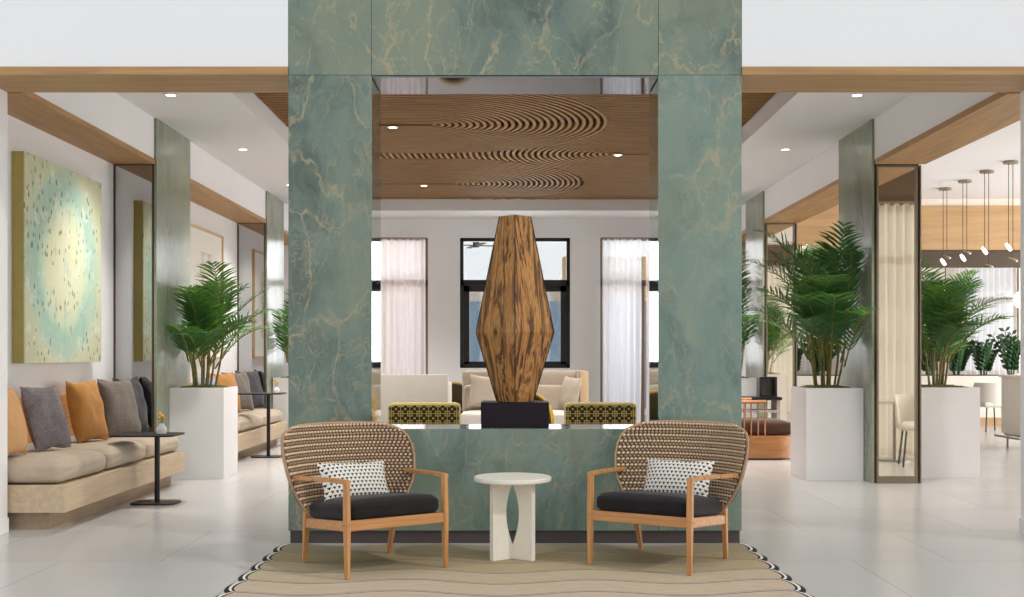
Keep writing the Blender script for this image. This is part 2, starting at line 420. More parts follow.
def soft_box(sx, sy, sz, rnd=.05, puff=.02, res=14, seed=0, rumple=.004, bottom_flat=True):
    """upholstered cushion centred in x,y, from z=0 to sz"""
    bm = new(); bmesh.ops.create_cube(bm, size=2)
    bmesh.ops.subdivide_edges(bm, edges=bm.edges, cuts=res, use_grid_fill=True)
    for v in bm.verts:
        p = v.co.copy(); h = Vector((sx/2, sy/2, sz/2)); r = min(rnd, sz/2*.98)
        q = Vector((p.x*h.x, p.y*h.y, p.z*h.z)); core = Vector([max(-h[i]+r, min(h[i]-r, q[i])) for i in range(3)])
        d = q-core
        if d.length > 1e-6: q = core+d.normalized()*r
        k = (1-p.x**4)*(1-p.y**4)
        if p.z > 0 or not bottom_flat: q.z += puff*max(0, k)*(1 if p.z > 0 else -1)*abs(p.z)
        e = noise.noise(Vector((p.x*2+seed, p.y*2, p.z*2)))*rumple
        q += Vector((e, e, e*.6 if q.z > -h.z*.9 else 0)); q.z += sz/2
        v.co = q
    return bm
def pillow(w, h, t, seed=0, res=18, pinch=.09, rumple=.014):
    """scatter cushion standing in the x-z plane, base at z=0"""
    bm = new(); vs = {}
    for side in (1, -1):
        for i in range(res+1):
            for j in range(res+1):
                u, v = i/res*2-1, j/res*2-1
                if side == -1 and (i in (0, res) or j in (0, res)): vs[side, i, j] = vs[1, i, j]; continue
                prof = (max(0, (1-abs(u)**3.0)*(1-abs(v)**3.0)))**.55
                e = noise.noise(Vector((u*2.2+seed, v*2.2, side*1.5)))*rumple
                x = u*w/2*(1-pinch*(1-v*v)*abs(u)**2); z = v*h/2*(1-pinch*(1-u*u)*abs(v)**2)
                vs[side, i, j] = bm.verts.new((x+e, side*(t/2*prof+e*prof)+0, z+h/2+e))
    for side in (1, -1):
        for i in range(res):
            for j in range(res):
                q = [vs[side, i, j], vs[side, i+1, j], vs[side, i+1, j+1], vs[side, i, j+1]]
                bm.faces.new(q if side == -1 else q[::-1])
    return bm
def rounded_poly(x0, x1, y0, y1, r, n=8):
    out = []
    for cx, cy, a0 in ((x1-r, y1-r, 0), (x0+r, y1-r, 90), (x0+r, y0+r, 180), (x1-r, y0+r, 270)):
        for k in range(n+1):
            a = math.radians(a0+90*k/n); out.append((cx+r*math.cos(a), cy+r*math.sin(a)))
    return out
def prism(bm, poly, z0, z1, mi=0, bev=0):
    lo = [bm.verts.new((x, y, z0)) for x, y in poly]; hi = [bm.verts.new((x, y, z1)) for x, y in poly]
    fs = [bm.faces.new(lo[::-1]), bm.faces.new(hi)]
    n = len(poly)
    for k in range(n): fs.append(bm.faces.new((lo[k], lo[(k+1) % n], hi[(k+1) % n], hi[k])))
    setmi(fs, mi)
    if bev: bmesh.ops.bevel(bm, geom=list(fs[0].edges)+list(fs[1].edges), offset=bev, segments=2, affect='EDGES')
    return bm

# ------------------------------------------------------------------ the setting
FY0, FY1 = 7.66, 8.17
sbox('floor', 'floor_stone', (-9, 14, -6, 24, -.1, 0))
sbox('wall_front_left', 'white_paint', (-9, -3.59, FY0, FY1, 0, 4.8), (-3.59, -1.505, FY0, FY1, 3.16, 4.8))
sbox('baseboard_left', 'white_paint', (-9, -3.58, FY0-.012, FY1+.0, 0, .1))
sbox('wall_front_right', 'white_paint', (3.575, 4.15, FY0, FY1, 0, 4.8), (1.505, 3.575, FY0, FY1, 3.16, 4.8), (4.15, 7.2, FY0, FY1, 3.12, 4.8), (7.2, 14, FY0, FY1, 0, 4.8))
sbox('baseboard_right', 'white_paint', (3.565, 4.15, FY0-.012, FY1, 0, .1))
sbox('trim_1', 'beam_wood', (-3.59, -1.505, FY0-.012, FY1, 3.107, 3.16))
sbox('trim_2', 'beam_wood', (1.505, 3.575, FY0-.012, FY1, 3.107, 3.16))
sbox('wall_left', 'white_paint', (-4.1, -3.9, FY1, 19.5, 0, 3.75))
sbox('wall_bulkhead_left', 'white_paint', (-3.9, -3.5, FY1, 19.5, 3.15, 3.75))
sbox('trim_3', 'beam_wood_long', (-3.9, -3.49, FY1, 11.2, 3.1, 3.15), (-3.9, -3.49, 12.36, 16.2, 3.1, 3.15), (-3.9, -3.49, 17.36, 19.5, 3.1, 3.15))
sbox('wall_bulkhead_right', 'white_paint', (3.5, 3.94, FY1, 19.5, 3.15, 3.75))
sbox('trim_4', 'beam_wood_long', (3.49, 3.98, FY1, 11.2, 3.1, 3.15), (3.49, 3.98, 12.4, 16.2, 3.1, 3.15), (3.49, 3.98, 17.4, 19.5, 3.1, 3.15))
sbox('ceiling_left', 'ceiling_paint', (-3.5, -2.48, FY1, 18.4, 3.55, 3.75))
sbox('ceiling_right', 'ceiling_paint', (2.48, 3.5, FY1, 18.4, 3.55, 3.75))
sbox('ceiling_far', 'ceiling_paint', (-3.5, 3.5, 18.4, 19.5, 3.55, 3.9))
sbox('ceiling_right_room', 'white_paint', (3.94, 13, FY1, 22, 3.55, 3.75))
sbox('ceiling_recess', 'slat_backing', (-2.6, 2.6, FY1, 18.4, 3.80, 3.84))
XW = [-3.9, -3.05, -1.47, -.93, .93, 1.44, 3.05, 3.94]
sbox('wall_far', 'white_paint', (-4.1, XW[1], 19.5, 19.7, 0, 3.9), (XW[2], XW[3], 19.5, 19.7, 0, 3.9), (XW[4], XW[5], 19.5, 19.7, 0, 3.9), (XW[6], 4.1, 19.5, 19.7, 0, 3.9),
     (XW[1], XW[2], 19.5, 19.7, 3.23, 3.9), (XW[3], XW[4], 19.5, 19.7, 3.23, 3.9), (XW[5], XW[6], 19.5, 19.7, 3.23, 3.9), (XW[3], XW[4], 19.5, 19.7, 0, 1.03))
sbox('wall_divider', 'white_paint', (3.9, 4.1, 19.7, 22, 0, 3.75))
sbox('wall_far_right_room', 'ivory_lacquer', (4.1, 4.9, 22, 22.2, 0, 3.75), (5.9, 8.55, 22, 22.2, 0, 3.75), (9.6, 14, 22, 22.2, 0, 3.75),
     (4.9, 5.9, 22, 22.2, 3.1, 3.75), (8.55, 9.6, 22, 22.2, 3.1, 3.75), (4.9, 5.9, 22, 22.2, 0, .9), (8.55, 9.6, 22, 22.2, 0, .9))
sbox('wall_bulkhead_oak', 'bulkhead_wood', (3.98, 13, 17, 20, 2.80, 3.45))
sbox('trim_5', 'soffit_dark', (3.98, 13, 17.02, 20, 2.76, 2.80))
sbox('trim_7', 'soffit_dark', (3.98, 7.2, 8.30, 8.36, 3.13, 3.549))
sbox('trim_6', 'ivory_lacquer', (3.98, 13, 17.03, 17.2, 3.45, 3.55))

# concentric slats hanging under the recess (contours of a rippling field)
def el(x, y, xa, ya, k, sgn=1, up=1, dn=1):
    dx = max(0, (x-xa)*sgn)*k; dy = y-ya; return math.hypot(dx, dy*(up if dy > 0 else dn))
PER = .076; RA, RC = 1.925, 1.88
FLD = [lambda x, y: el(x, y, -.93, 12.43, 1, 1, 1.12, 1), lambda x, y: el(x, y, -.90, 16.72, 1, 1, 1, .86), lambda x, y: el(x, y, 1.35, 14.25, 1, -1)]
def slats():
    x0, x1, y0, y1 = -2.47, 2.47, FY1+.03, 18.38
    nx, ny = 110, 210
    pos = lambda i, j: Vector((x0+(x1-x0)*i/nx, y0+(y1-y0)*j/ny))
    def reg(x, y): return 0 if FLD[0](x, y) < RA else 1 if FLD[1](x, y) < RC else 2
    G = [[[f(*pos(i, j))/PER for f in FLD] for j in range(ny+1)] for i in range(nx+1)]
    RG = [[0 if g[0] < RA/PER else 1 if g[1] < RC/PER else 2 for g in col] for col in G]
    bm = new(); th = .018; zt, zb = 3.795, 3.725
    segs = {}
    for i in range(nx):
        for j in range(ny):
            cs = [(i, j), (i+1, j), (i+1, j+1), (i, j+1)]
            for rg in {RG[a][b] for a, b in cs}:
                vals = [G[a][b][rg] for a, b in cs]
                for L in range(math.ceil(min(vals)), math.floor(max(vals))+1):
                    pts = []
                    for k in range(4):
                        a, b = vals[k], vals[(k+1) % 4]
                        if (a < L) != (b < L):
                            key = (L, rg)+tuple(sorted((cs[k], cs[(k+1) % 4]))); pts.append((key, pos(*cs[k]).lerp(pos(*cs[(k+1) % 4]), (L-a)/(b-a))))
                    for q in range(0, len(pts)-1, 2):
                        m_ = (pts[q][1]+pts[q+1][1])/2
                        if reg(m_.x, m_.y) == rg: segs.setdefault((rg, L), []).append((pts[q], pts[q+1]))
    for L, ss in segs.items():
        adj = {}; P = {}
        for (ka, pa), (kb, pb) in ss:
            P[ka] = pa; P[kb] = pb; adj.setdefault(ka, []).append(kb); adj.setdefault(kb, []).append(ka)
        seen = set()
        for s in sorted(adj, key=lambda q: len(adj[q])):
            if s in seen: continue
            line = [s]; seen.add(s); cur = s
            while True:
                nx_ = [q for q in adj[cur] if q not in seen]
                if not nx_: break
                cur = nx_[0]; seen.add(cur); line.append(cur)
            if len(line) < 3: continue
            pts = [P[q] for q in line]; rings = []
            for k, p in enumerate(pts):
                d = pts[min(k+1, len(pts)-1)]-pts[max(k-1, 0)]
                if d.length < 1e-7: d = Vector((1, 0))
                d.normalize(); nrm = Vector((-d.y, d.x))*th
                rings.append([bm.verts.new((p.x+nrm.x*a, p.y+nrm.y*a, z)) for a, z in ((-1, zb), (1, zb), (1, zt), (-1, zt))])
            for a, b in zip(rings, rings[1:]):
                for k in (0, 1, 3): bm.faces.new((a[k], a[(k+1) % 4], b[(k+1) % 4], b[k]))
    return bm
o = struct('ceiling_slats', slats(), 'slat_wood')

# piers: green marble face, mirror end
def pier(name, x0, x1, y0, y1, side):
    sbox(name, 'white_paint', (x0+.02, x1-.02, y0+.02, y1-.0, 0, 3.55))
for nm, s, y0, y1 in (('near_left', -1, 11.2, 12.36), ('far_left', -1, 16.2, 17.36), ('near_right', 1, 11.25, 12.4), ('far_right', 1, 16.2, 17.4)):
    xi, xo = 3.5, (3.9 if s < 0 else 3.94)
    zt = 3.095
    core = sbox('wall_pier_'+nm, 'soffit_dark', (min(s*xi, s*xo), max(s*xi, s*xo), y0+.02, y1, 0, 3.149))
    g = new(); bx(g, min(s*(xi-.025), s*(xi-.001)), max(s*(xi-.025), s*(xi-.001)), y0, y1, 0, 3.549)
    cl = {'near_left': 'green marble slab beside the left bench behind the left palm', 'far_left': 'green marble slab at the far end of the left seating aisle',
          'near_right': 'green marble slab behind the tall palm right of the portal', 'far_right': 'green marble slab farthest back in the right aisle'}[nm]
    tag(obj('marble_cladding', g, 'green_marble_column', smooth=False), cl, 'marble slab')
    lab = {'near_left': 'grey mirror panel at the end of the near bench', 'far_left': 'grey mirror panel at the end of the far bench',
           'near_right': 'tall bronze framed mirror between the two white planters', 'far_right': 'distant bronze framed mirror behind the right palm'}[nm]
    r = thing('mirror_panel', lab, 'mirror', (s*(xi+xo)/2, y0+.02, 0))
    hw = (xo-xi)/2-.02
    m = new(); bx(m, -hw, hw, -.010, -.001, .0 if s < 0 else .06, zt)
    obj('mirror_pane', m, 'mirror_glass' if s < 0 else 'mirror_clear', r, False)
    fr = new(); fw = .006 if s < 0 else .02
    fd = -.012 if s < 0 else -.03
    bx(fr, -hw-.0, -hw+fw, fd, -.001, 0, zt); bx(fr, hw-fw, hw, fd, -.001, 0, zt); bx(fr, -hw+fw, hw-fw, fd, -.001, zt-fw, zt)
    if s > 0: bx(fr, -hw+fw, hw-fw, -.03, -.001, 0, .07)
    obj('frame', fr, 'bronze', r, False)
    if s > 0:
        e = new(); bx(e, hw+.021, hw+.035, -.03, .9, 0, zt); obj('side_trim', e, 'bronze', r, False)

# windows
def window(name, x0, x1, z0, z1, y, mat, transom=None, mull=(), fw=.05, sash=None):
    bm = new(); d0, d1 = y+.03, y+.13
    bx(bm, x0, x0+fw, d0, d1, z0, z1); bx(bm, x1-fw, x1, d0, d1, z0, z1); bx(bm, x0, x1, d0, d1, z0, z0+fw); bx(bm, x0, x1, d0, d1, z1-fw, z1)
    if transom: bx(bm, x0, x1, d0, d1, transom-.05, transom+.05)
    for m in mull: bx(bm, m-.04, m+.04, d0, d1, z0, transom or z1)
    if sash: 
        for a, b in sash:
            zz0, zz1 = z0+fw, transom-.05; k = .1
            bx(bm, a, a+k, d0+.02, d1-.02, zz0, zz1); bx(bm, b-k, b, d0+.02, d1-.02, zz0, zz1); bx(bm, a, b, d0+.02, d1-.02, zz0, zz0+.05); bx(bm, a, b, d0+.02, d1-.02, zz1-k, zz1)
    r = struct(name, bm, mat)
    g = new(); bx(g, x0+.02, x1-.02, y+.07, y+.08, z0+.02, z1-.02); obj('pane', g, 'window_glass', r, False)
window('window_1', -.93, .93, 1.03, 3.23, 19.5, 'window_black', 2.47, (0,), .06, ((-.87, -.04), (.04, .87)))
window('window_2', -3.05, -1.47, 0, 3.23, 19.5, 'window_bronze', 2.47, (-2.3,))
window('window_3', 1.44, 3.05, 0, 3.23, 19.5, 'window_bronze', 2.47, (2.15,))
window('window_4', 8.55, 9.6, .9, 3.1, 22, 'window_bronze', 2.3)
window('window_5', 4.9, 5.9, .9, 3.1, 22, 'window_bronze', 2.3)
window('window_6', 4.15, 7.2, 0, 3.12, 7.7, 'window_bronze', 2.46, (5.2, 6.2))

# courtyard behind the far windows
sbox('ground_courtyard', 'outdoor_paving', (-12, 14, 24, 40, -.1, 0))
r = thing('courtyard_building', 'pale courtyard building with blue glass doors seen through black framed window', 'building', (0, 27, 0))
b = new(); bx(b, -8, 8, 0, .3, 0, 2.9); obj('wall', b, 'outdoor_wall', r, False)
for i, x in enumerate((-2.9, -1.2, .5, 2.2)):
    b = new(); bx(b, x, x+.9, -.06, -.002, 0, 2.5); obj('glass_door', b, 'outdoor_blue', r, False)
b = new(); bx(b, -8, 8, -3.2, .3, 4.05, 4.3); obj('roof', b, 'white_paint', r, False)
b = new(); bx(b, 1.1, 8, -.6, -.02, 2.6, 3.5); obj('fascia', b, 'outdoor_tan', r, False)
r = thing('ceiling_fan', 'ceiling fan under the courtyard roof outside the window', 'fan', (-.85, 25.2, 3.6))
b = new(); cyl(b, (0, 0), .07, 0, .15); cyl(b, (0, 0), .02, .15, .449, 8); obj('motor', b, 'black_metal', r)
for k in range(4):
    b = new(); bx(b, .08, .62, -.06, .06, .03, .045, M=Matrix.Rotation(k*PI/2+.3, 4, 'Z')); obj('blade', b, 'black_metal', r, False)

# ------------------------------------------------------------------ marble portal frame with counter
P = thing('marble_portal', 'large green marble frame with a built in counter in the middle of the lobby', 'portal', (0, FY0, 0))
XO, XI, ZL, ZC = 1.503, .952, 3.107, .76
D = FY1-FY0
g = .0010
def mp(name, mat, *bxs):
    b = new()
    for q in bxs: bx(b, *q, bev=.0012, seg=1)
    return obj(name, b, mat, P)
mp('post', 'green_marble', (-XO, -XI-g, 0, D, .085, ZL-g))
mp('post', 'green_marble_counter', (XI+g, XO, 0, D, .085, ZL-g))
mp('lintel', 'green_marble_lintel', (-XI+g, XI-g, 0, D, ZL, 4.7))
mp('corner_slab', 'green_marble_lintel', (-XO, -XI-g, 0, D, ZL+g, 4.7))
mp('corner_slab', 'green_marble', (XI+g, XO, 0, D, ZL+g, 4.7))
mp('counter', 'green_marble_counter', (-XI+g, XI-g, 0, D, .085, ZC))
b = new(); bx(b, -XO+.01, XO-.01, .015, D-.015, 0, .084); obj('plinth', b, 'dark_plinth', P, False)
for s in (-1, 1):
    b = new(); bx(b, min(s*(XI-.002), s*(XI)), max(s*(XI-.002), s*(XI)), .004, D, ZC+.001, ZL-.003); obj('side_lining', b, 'mirror_green', P, False)
b = new(); bx(b, -XI+.01, XI-.01, .02, D, ZL-.012, ZL-.002); obj('top_lining', b, 'mirror_grey', P, False)

# sculpture
SC = thing('wood_sculpture', 'tall faceted striped wood sculpture standing on a dark plinth', 'sculpture', (0, 7.95, ZC+.17+.001))
prof = [(0, .125), (.475, .268), (1.272, .107)]
b = new(); rings = []
for z, r_ in prof: rings.append([b.verts.new((r_*math.sin(k*PI/2), -r_*math.cos(k*PI/2), z)) for k in range(4)])
for a, c in zip(rings, rings[1:]):
    for k in range(4):
        f = b.faces.new((a[k], a[(k+1) % 4], c[(k+1) % 4], c[k])); f.material_index = 0 if k in (2, 3) else 1
b.faces.new(rings[0][::-1]); b.faces.new(rings[-1])
obj('body', b, ['veneer_left', 'veneer_right'], SC, False)
for k in range(4):
    b = new(); tube(b, [(r_*1.003*math.sin(k*PI/2), -r_*1.003*math.cos(k*PI/2), z) for z, r_ in prof], .0042, 6)
    obj('edge_strip', b, 'window_black', SC)
b = new(); bx(b, -.23, .23, -.17, .17, 0, .17, bev=.003, seg=1)
tag(obj('sculpture_stand', b, 'sculpture_base', loc=(0, 7.95, ZC+.0005)), 'dark plum box under the faceted wood sculpture on the counter', 'plinth')

# ------------------------------------------------------------------ rug
def rug():
    bm = new(); per = .31; y_hi, y_lo = 7.54, 7.54-per*7
    ny = 24*7; offs = [0, .026, .041, .055]
    rows = []
    inner = [i/40*2-1 for i in range(41)]
    for j in range(ny+1):
        v = y_lo+(y_hi-y_lo)*j/ny
        f = ((y_hi-v)/per) % 1.0
        e = 1.49+.06*math.sqrt(max(0, 1-(2*f-1)**2))
        top = .012
        xs = [-(e-o_) for o_ in offs]+[(e-.062)*u for u in inner[1:-1]]+[(e-o_) for o_ in reversed(offs)]
        rows.append([bm.verts.new((x, v-wave(x), top if abs(x) < e-.001 else .004)) for x in xs])
    n = len(rows[0])
    for a, b_ in zip(rows, rows[1:]):
        for k in range(n-1):
            f = bm.faces.new((a[k], a[k+1], b_[k+1], b_[k]))
            kk = min(k, n-2-k); f.material_index = {0: 1, 1: 2, 2: 1}.get(kk, 0)
    r_ = bmesh.ops.extrude_face_region(bm, geom=bm.faces[:])
    for v in r_['geom']:
        if isinstance(v, bmesh.types.BMVert): v.co.z = .001
    return bm
tag(obj('area_rug', rug(), ['rug_pile', 'rug_black', 'rug_white'], smooth=False), 'wavy striped tan and olive rug with black scalloped edges under the chairs', 'rug')

# ------------------------------------------------------------------ woven lounge chairs
HW = [(.285, .285), (.32, .325), (.38, .375), (.45, .408), (.53, .432), (.62, .444), (.69, .442), (.735, .430), (.765, .408), (.787, .372), (.801, .32), (.808, .25)]
def hw(z):
    for (a, wa), (b_, wb) in zip(HW, HW[1:]):
        if z <= b_: return wa+(wb-wa)*max(0, (z-a))/(b_-a)
    return HW[-1][1]
def shell_pt(s, z, off=0):
    w = hw(z); x = s*w
    def P3(x, z): 
        return Vector((x, .595+(z-.285)*.42-.17*(abs(x)/.44)**2.3, z))
    p = P3(x, z); dx = P3(x+.002, z)-P3(x-.002, z); dz = P3(x, z+.002)-P3(x, z-.002)
    n_ = dx.cross(dz).normalized()      # towards -y (front)
    return p+n_*off, dx.normalized(), dz.normalized(), n_
def icob(bm, c, ax, ay, az, a, b_, h, mi):
    # low bead: 6x3 ellipsoid
    vs = []; top = bm.verts.new(c+ax*a); bot = bm.verts.new(c-ax*a)
    for q in (-.55, .0, .55):
        rr = math.sqrt(1-q*q); vs.append([bm.verts.new(c+ax*a*q+ay*b_*rr*math.cos(PI/3*k)+az*h*rr*math.sin(PI/3*k)) for k in range(6)])
    for k in range(6):
        bm.faces.new((bot, vs[0][(k+1) % 6], vs[0][k])).material_index = mi
        bm.faces.new((vs[0][k], vs[0][(k+1) % 6], vs[1][(k+1) % 6], vs[1][k])).material_index = mi
        bm.faces.new((vs[1][k], vs[1][(k+1) % 6], vs[2][(k+1) % 6], vs[2][k])).material_index = mi
        bm.faces.new((vs[2][k], vs[2][(k+1) % 6], top)).material_index = mi
def make_chair(name, label, loc, rz):
    R = thing(name, label, 'armchair', loc, rz)
    # core shell + beads both sides
    bm = new(); ns, nz = 28, 26; zs = [.285+(.808-.285)*j/nz for j in range(nz+1)]
    for o_ in (.007, -.007):
        g_ = [[bm.verts.new(shell_pt(-1+2*i/ns, z, o_)[0]) for i in range(ns+1)] for z in zs]
        for j in range(nz):
            for i in range(ns): bm.faces.new((g_[j][i], g_[j][i+1], g_[j+1][i+1], g_[j+1][i]))
    zz = .296; row = 0
    while zz < .804:
        w = hw(zz); n_ = max(6, round(2*w/.0225))
        for i in range(n_):
            s = -1+2*(i+.5+(.5 if row % 2 else 0)*.8)/n_
            if abs(s) > .965: continue
            mi = 2 if (row % 2) else 1
            for sd in (1, -1):
                p, ax, az, nn = shell_pt(s, zz, .009*sd)
                tl = .5 if row % 2 else -.5
                a1 = (ax*math.cos(tl)+az*math.sin(tl)); a2 = a1.cross(nn)
                icob(bm, p, a1, a2, nn*sd, .0116, .0086, .011, mi)
        zz += .0185; row += 1
    obj('woven_back', bm, ['strand_shadow', 'strand_tan', 'strand_light'], R, label='woven tan and cream rope back')
    rim = []
    for z, w in HW: rim.append(shell_pt(-1, z)[0])
    topz = HW[-1][0]
    for i in range(1, 12): rim.append(shell_pt(-1+2*i/12, topz)[0]+Vector((0, 0, .004*math.sin(PI*i/12))))
    for z, w in reversed(HW): rim.append(shell_pt(1, z)[0])
    # smooth
    for _ in range(2): rim = [rim[0]]+[(rim[i-1]+rim[i]*2+rim[i+1])/4 for i in range(1, len(rim)-1)]+[rim[-1]]
    bm = new(); tube(bm, rim, .009, 8)
    obj('rim', bm, 'strand_tan', R)
    # frame
    fx, rx, rl = .317, .285, .62
    for s in (-1, 1):
        bm = new(); bar(bm, (s*fx, 0, 0), (s*fx, .004, .30), .024, .030, .032, .042, bev=.005); bar(bm, (s*fx, .004, .295), (s*fx, .010, .548), .032, .042, .030, .036, bev=.005)
        obj('leg', bm, 'chair_wood', R)
        bm = new(); bar(bm, (s*rx, rl, 0), (s*(rx+.018), rl-.075, .345), .024, .028, .034, .052, bev=.005)
        obj('leg', bm, 'chair_wood', R)
        bm = new(); pts = [(s*fx, -.008, .535), (s*(fx+.012), .14, .535), (s*(fx+.035), .33, .527), (s*(fx+.06), .475, .52), (s*(fx+.065), .60, .515)]
        for a, c in zip(pts, pts[1:]):
            bar(bm, a, c, .036, .024, .036, .024, side=(1, 0, 0), bev=.004)
        obj('armrest', bm, 'chair_wood_h', R)
        bm = new(); bar(bm, (s*fx, .02, .290), (s*(rx+.012), rl-.06, .245), .026, .056, side=(1, 0, 0), bev=.005)
        obj('side_rail', bm, 'chair_wood_h', R)
    bm = new(); bar(bm, (-fx, .004, .292), (fx, .004, .292), .058, .026, side=(0, 0, 1), bev=.005); obj('front_rail', bm, 'chair_wood_h', R)
    bm = new(); bar(bm, (-rx, rl-.06, .245), (rx, rl-.06, .245), .05, .026, side=(0, 0, 1), bev=.005); obj('rear_rail', bm, 'chair_wood_h', R)
    bm = new(); bx(bm, -.30, .30, .02, .56, .298, .312, M=Matrix.Translation((0, 0, .312)) @ Matrix.Rotation(math.radians(-5.5), 4, 'X') @ Matrix.Translation((0, 0, -.309))); obj('seat_deck', bm, 'black_fabric', R, False)
    c = obj('seat_cushion', soft_box(.60, .55, .105, .045, .022, 14, 3, .003), 'black_fabric', R, loc=(0, .28, .292), rot=(math.radians(-5.5), 0, 0))
    pp = [(x, y, .39) for x, y in rounded_poly(-.298, .298, .003, .547, .045)]
    bm = new(); tube(bm, pp+[pp[0]], .0035, 6); obj('piping', bm, 'black_fabric', c, loc=(0, -.275, -.316))
    return R
AL, AR = math.radians(35.2), math.radians(-32.1)
make_chair('woven_armchair', 'woven rope and oak armchair left of the white side table', (-.665, 6.545, .013), AL)
make_chair('woven_armchair', 'woven rope and oak armchair right of the white side table', (.712, 6.655, .013), AR)
def lumbar(label, cx, cy, ang, dx):
    # stands on the seat against the back, leaning
    M = Matrix.Translation((cx, cy, 0)) @ Matrix.Rotation(ang, 4, 'Z')
    p = M @ Vector((dx, .375, .378))
    o_ = obj('lumbar_cushion', pillow(.45, .26, .13, 5, 16, .07, .004), 'triangle_weave', loc=p)
    o_.rotation_euler = (math.radians(-26), math.radians(-1 if dx > 0 else 1), ang)
    tag(o_, label, 'cushion', 'triangle patterned lumbar cushions')
lumbar('black and white triangle cushion on the left woven armchair', -.665, 6.545, AL, -.05)
lumbar('black and white triangle cushion on the right woven armchair', .712, 6.655, AR, .05)

# side table
T = thing('side_table', 'round white stone side table on crossed fins between the armchairs', 'table', (-.015, 7.04, .013))
b = new(); cyl(b, (0, 0), .237, .470, .498, 64, bev=.006); obj('table_top', b, 'table_stone', T)
for k in range(4):
    a = math.radians(38 if k % 2 == 0 else 142)+(PI if k > 1 else 0)
    b = new(); N_ = 24; th = .017; L_, R_ = [], []
    for i in range(N_+1):
        z = .469*i/N_; q = (z-.07)/(.40)
        ri = .004+(.058*math.sin(PI*q)**.8 if 0 < q < 1 else 0)
        L_.append((ri, z)); R_.append((.160, z))
    v = {}
    for sd in (-1, 1):
        for i in range(N_+1):
            v[sd, 0, i] = b.verts.new((L_[i][0], sd*th, L_[i][1])); v[sd, 1, i] = b.verts.new((R_[i][0], sd*th, R_[i][1]))
    for i in range(N_):
        b.faces.new((v[-1, 0, i], v[-1, 1, i], v[-1, 1, i+1], v[-1, 0, i+1])); b.faces.new((v[1, 0, i], v[1, 0, i+1], v[1, 1, i+1], v[1, 1, i]))
        for e in (0, 1): b.faces.new((v[-1, e, i], v[-1, e, i+1], v[1, e, i+1], v[1, e, i]))
    for i in (0, N_): b.faces.new((v[-1, 0, i], v[1, 0, i], v[1, 1, i], v[-1, 1, i]))
    for vv_ in b.verts: vv_.co = Matrix.Rotation(a, 4, 'Z') @ vv_.co
    obj('fin', b, 'table_stone', T)

# ------------------------------------------------------------------ benches
def bench(label, y0, y1, gl):
    R = thing('upholstered_bench', label, 'bench', (-3.55, (y0+y1)/2, 0)); h = (y1-y0)/2
    b = new(); bx(b, -.345, .35, -h, h, .128, .325, bev=.003, seg=1); obj('platform', b, 'oak_pale', R)
    b = new(); bx(b, -.345, .22, -h+.06, h, 0, .127); obj('plinth', b, 'plinth_wood', R, False)
    n_ = 3
    for k in range(n_):
        L_ = 2*h/n_
        c = obj('seat_cushion', soft_box(.66, L_-.012, .155, .065, .035, 14, k*3+y0, .006), 'bench_fabric', R, loc=(-.01, -h+L_*(k+.5), .327))
        c.modifiers.new('sub', 'SUBSURF').levels = 0
    for k in range(2):
        L_ = h*.98
        b = new(); bx(b, -.335, -.285, -h+.05+k*(L_+.03), -h+.05+k*(L_+.03)+L_-.03, .55, .92, bev=.01)
        obj('back_panel', b, 'back_panel_wood', R)
        for q in (.15, .85):
            yy_ = -h+.05+k*(L_+.03)+(L_-.03)*q
            b = new(); bx(b, -.33, -.30, yy_-.03, yy_+.03, .326, .551); obj('bracket', b, 'window_black', R, False)
    return R
bench('pale oak wall bench with beige cushions below the large abstract painting', 8.20, 11.18, '')
bench('pale oak wall bench behind the left planter in the far bay', 12.42, 16.16, '')
def back_pillow(mat, x, y, rz, lean, label, w=.50, h=.50, t=.17, seed=1, z=.512, roll=0):
    o_ = obj('throw_pillow', pillow(w, h, t, seed, 20, .10, .016), mat, loc=(x, y, z)); o_.rotation_euler = (math.radians(lean), math.radians(roll), math.radians(rz))
    tag(o_, label, 'pillow', 'pillows along the left wall benches'); return o_
# local +y is the back of the pillow; it leans to the wall (-X)
back_pillow('tan_fabric', -3.62, 8.36, 84, -14, 'tan pillow at the near end of the left bench cut by the wall corner', .34, .52, seed=1)
back_pillow('grey_fabric', -3.55, 8.90, 75, -16, 'mottled grey pillow between the tan and the orange pillows', .41, .53, .19, 4)
back_pillow('orange_fabric', -3.57, 9.78, 76, -13, 'orange pillow under the far edge of the abstract painting', .42, .54, .19, 9)
back_pillow('taupe_fabric', -3.55, 10.54, 73, -15, 'taupe pillow behind the black pedestal table on the near bench', .47, .54, .19, 15)
back_pillow('charcoal_fabric', -3.58, 10.93, 76, -13, 'charcoal pillow beside the grey mirror on the near bench', .42, .54, .16, 19)
back_pillow('bluegrey_fabric', -3.60, 13.75, 74, -14, 'pale blue grey pillow behind the left palm stems', seed=23)
back_pillow('orange_fabric', -3.57, 14.42, 70, -14, 'light orange pillow in the far bay just right of the left planter', .56, .54, .18, 27)
back_pillow('taupe_fabric', -3.56, 15.1, 70, -15, 'taupe pillow in the far bay beside the light orange pillow', .56, .54, .18, 31)
back_pillow('charcoal_fabric', -3.57, 15.82, 70, -14, 'dark pillow at the far end of the far bench', .56, .54, .16, 35)

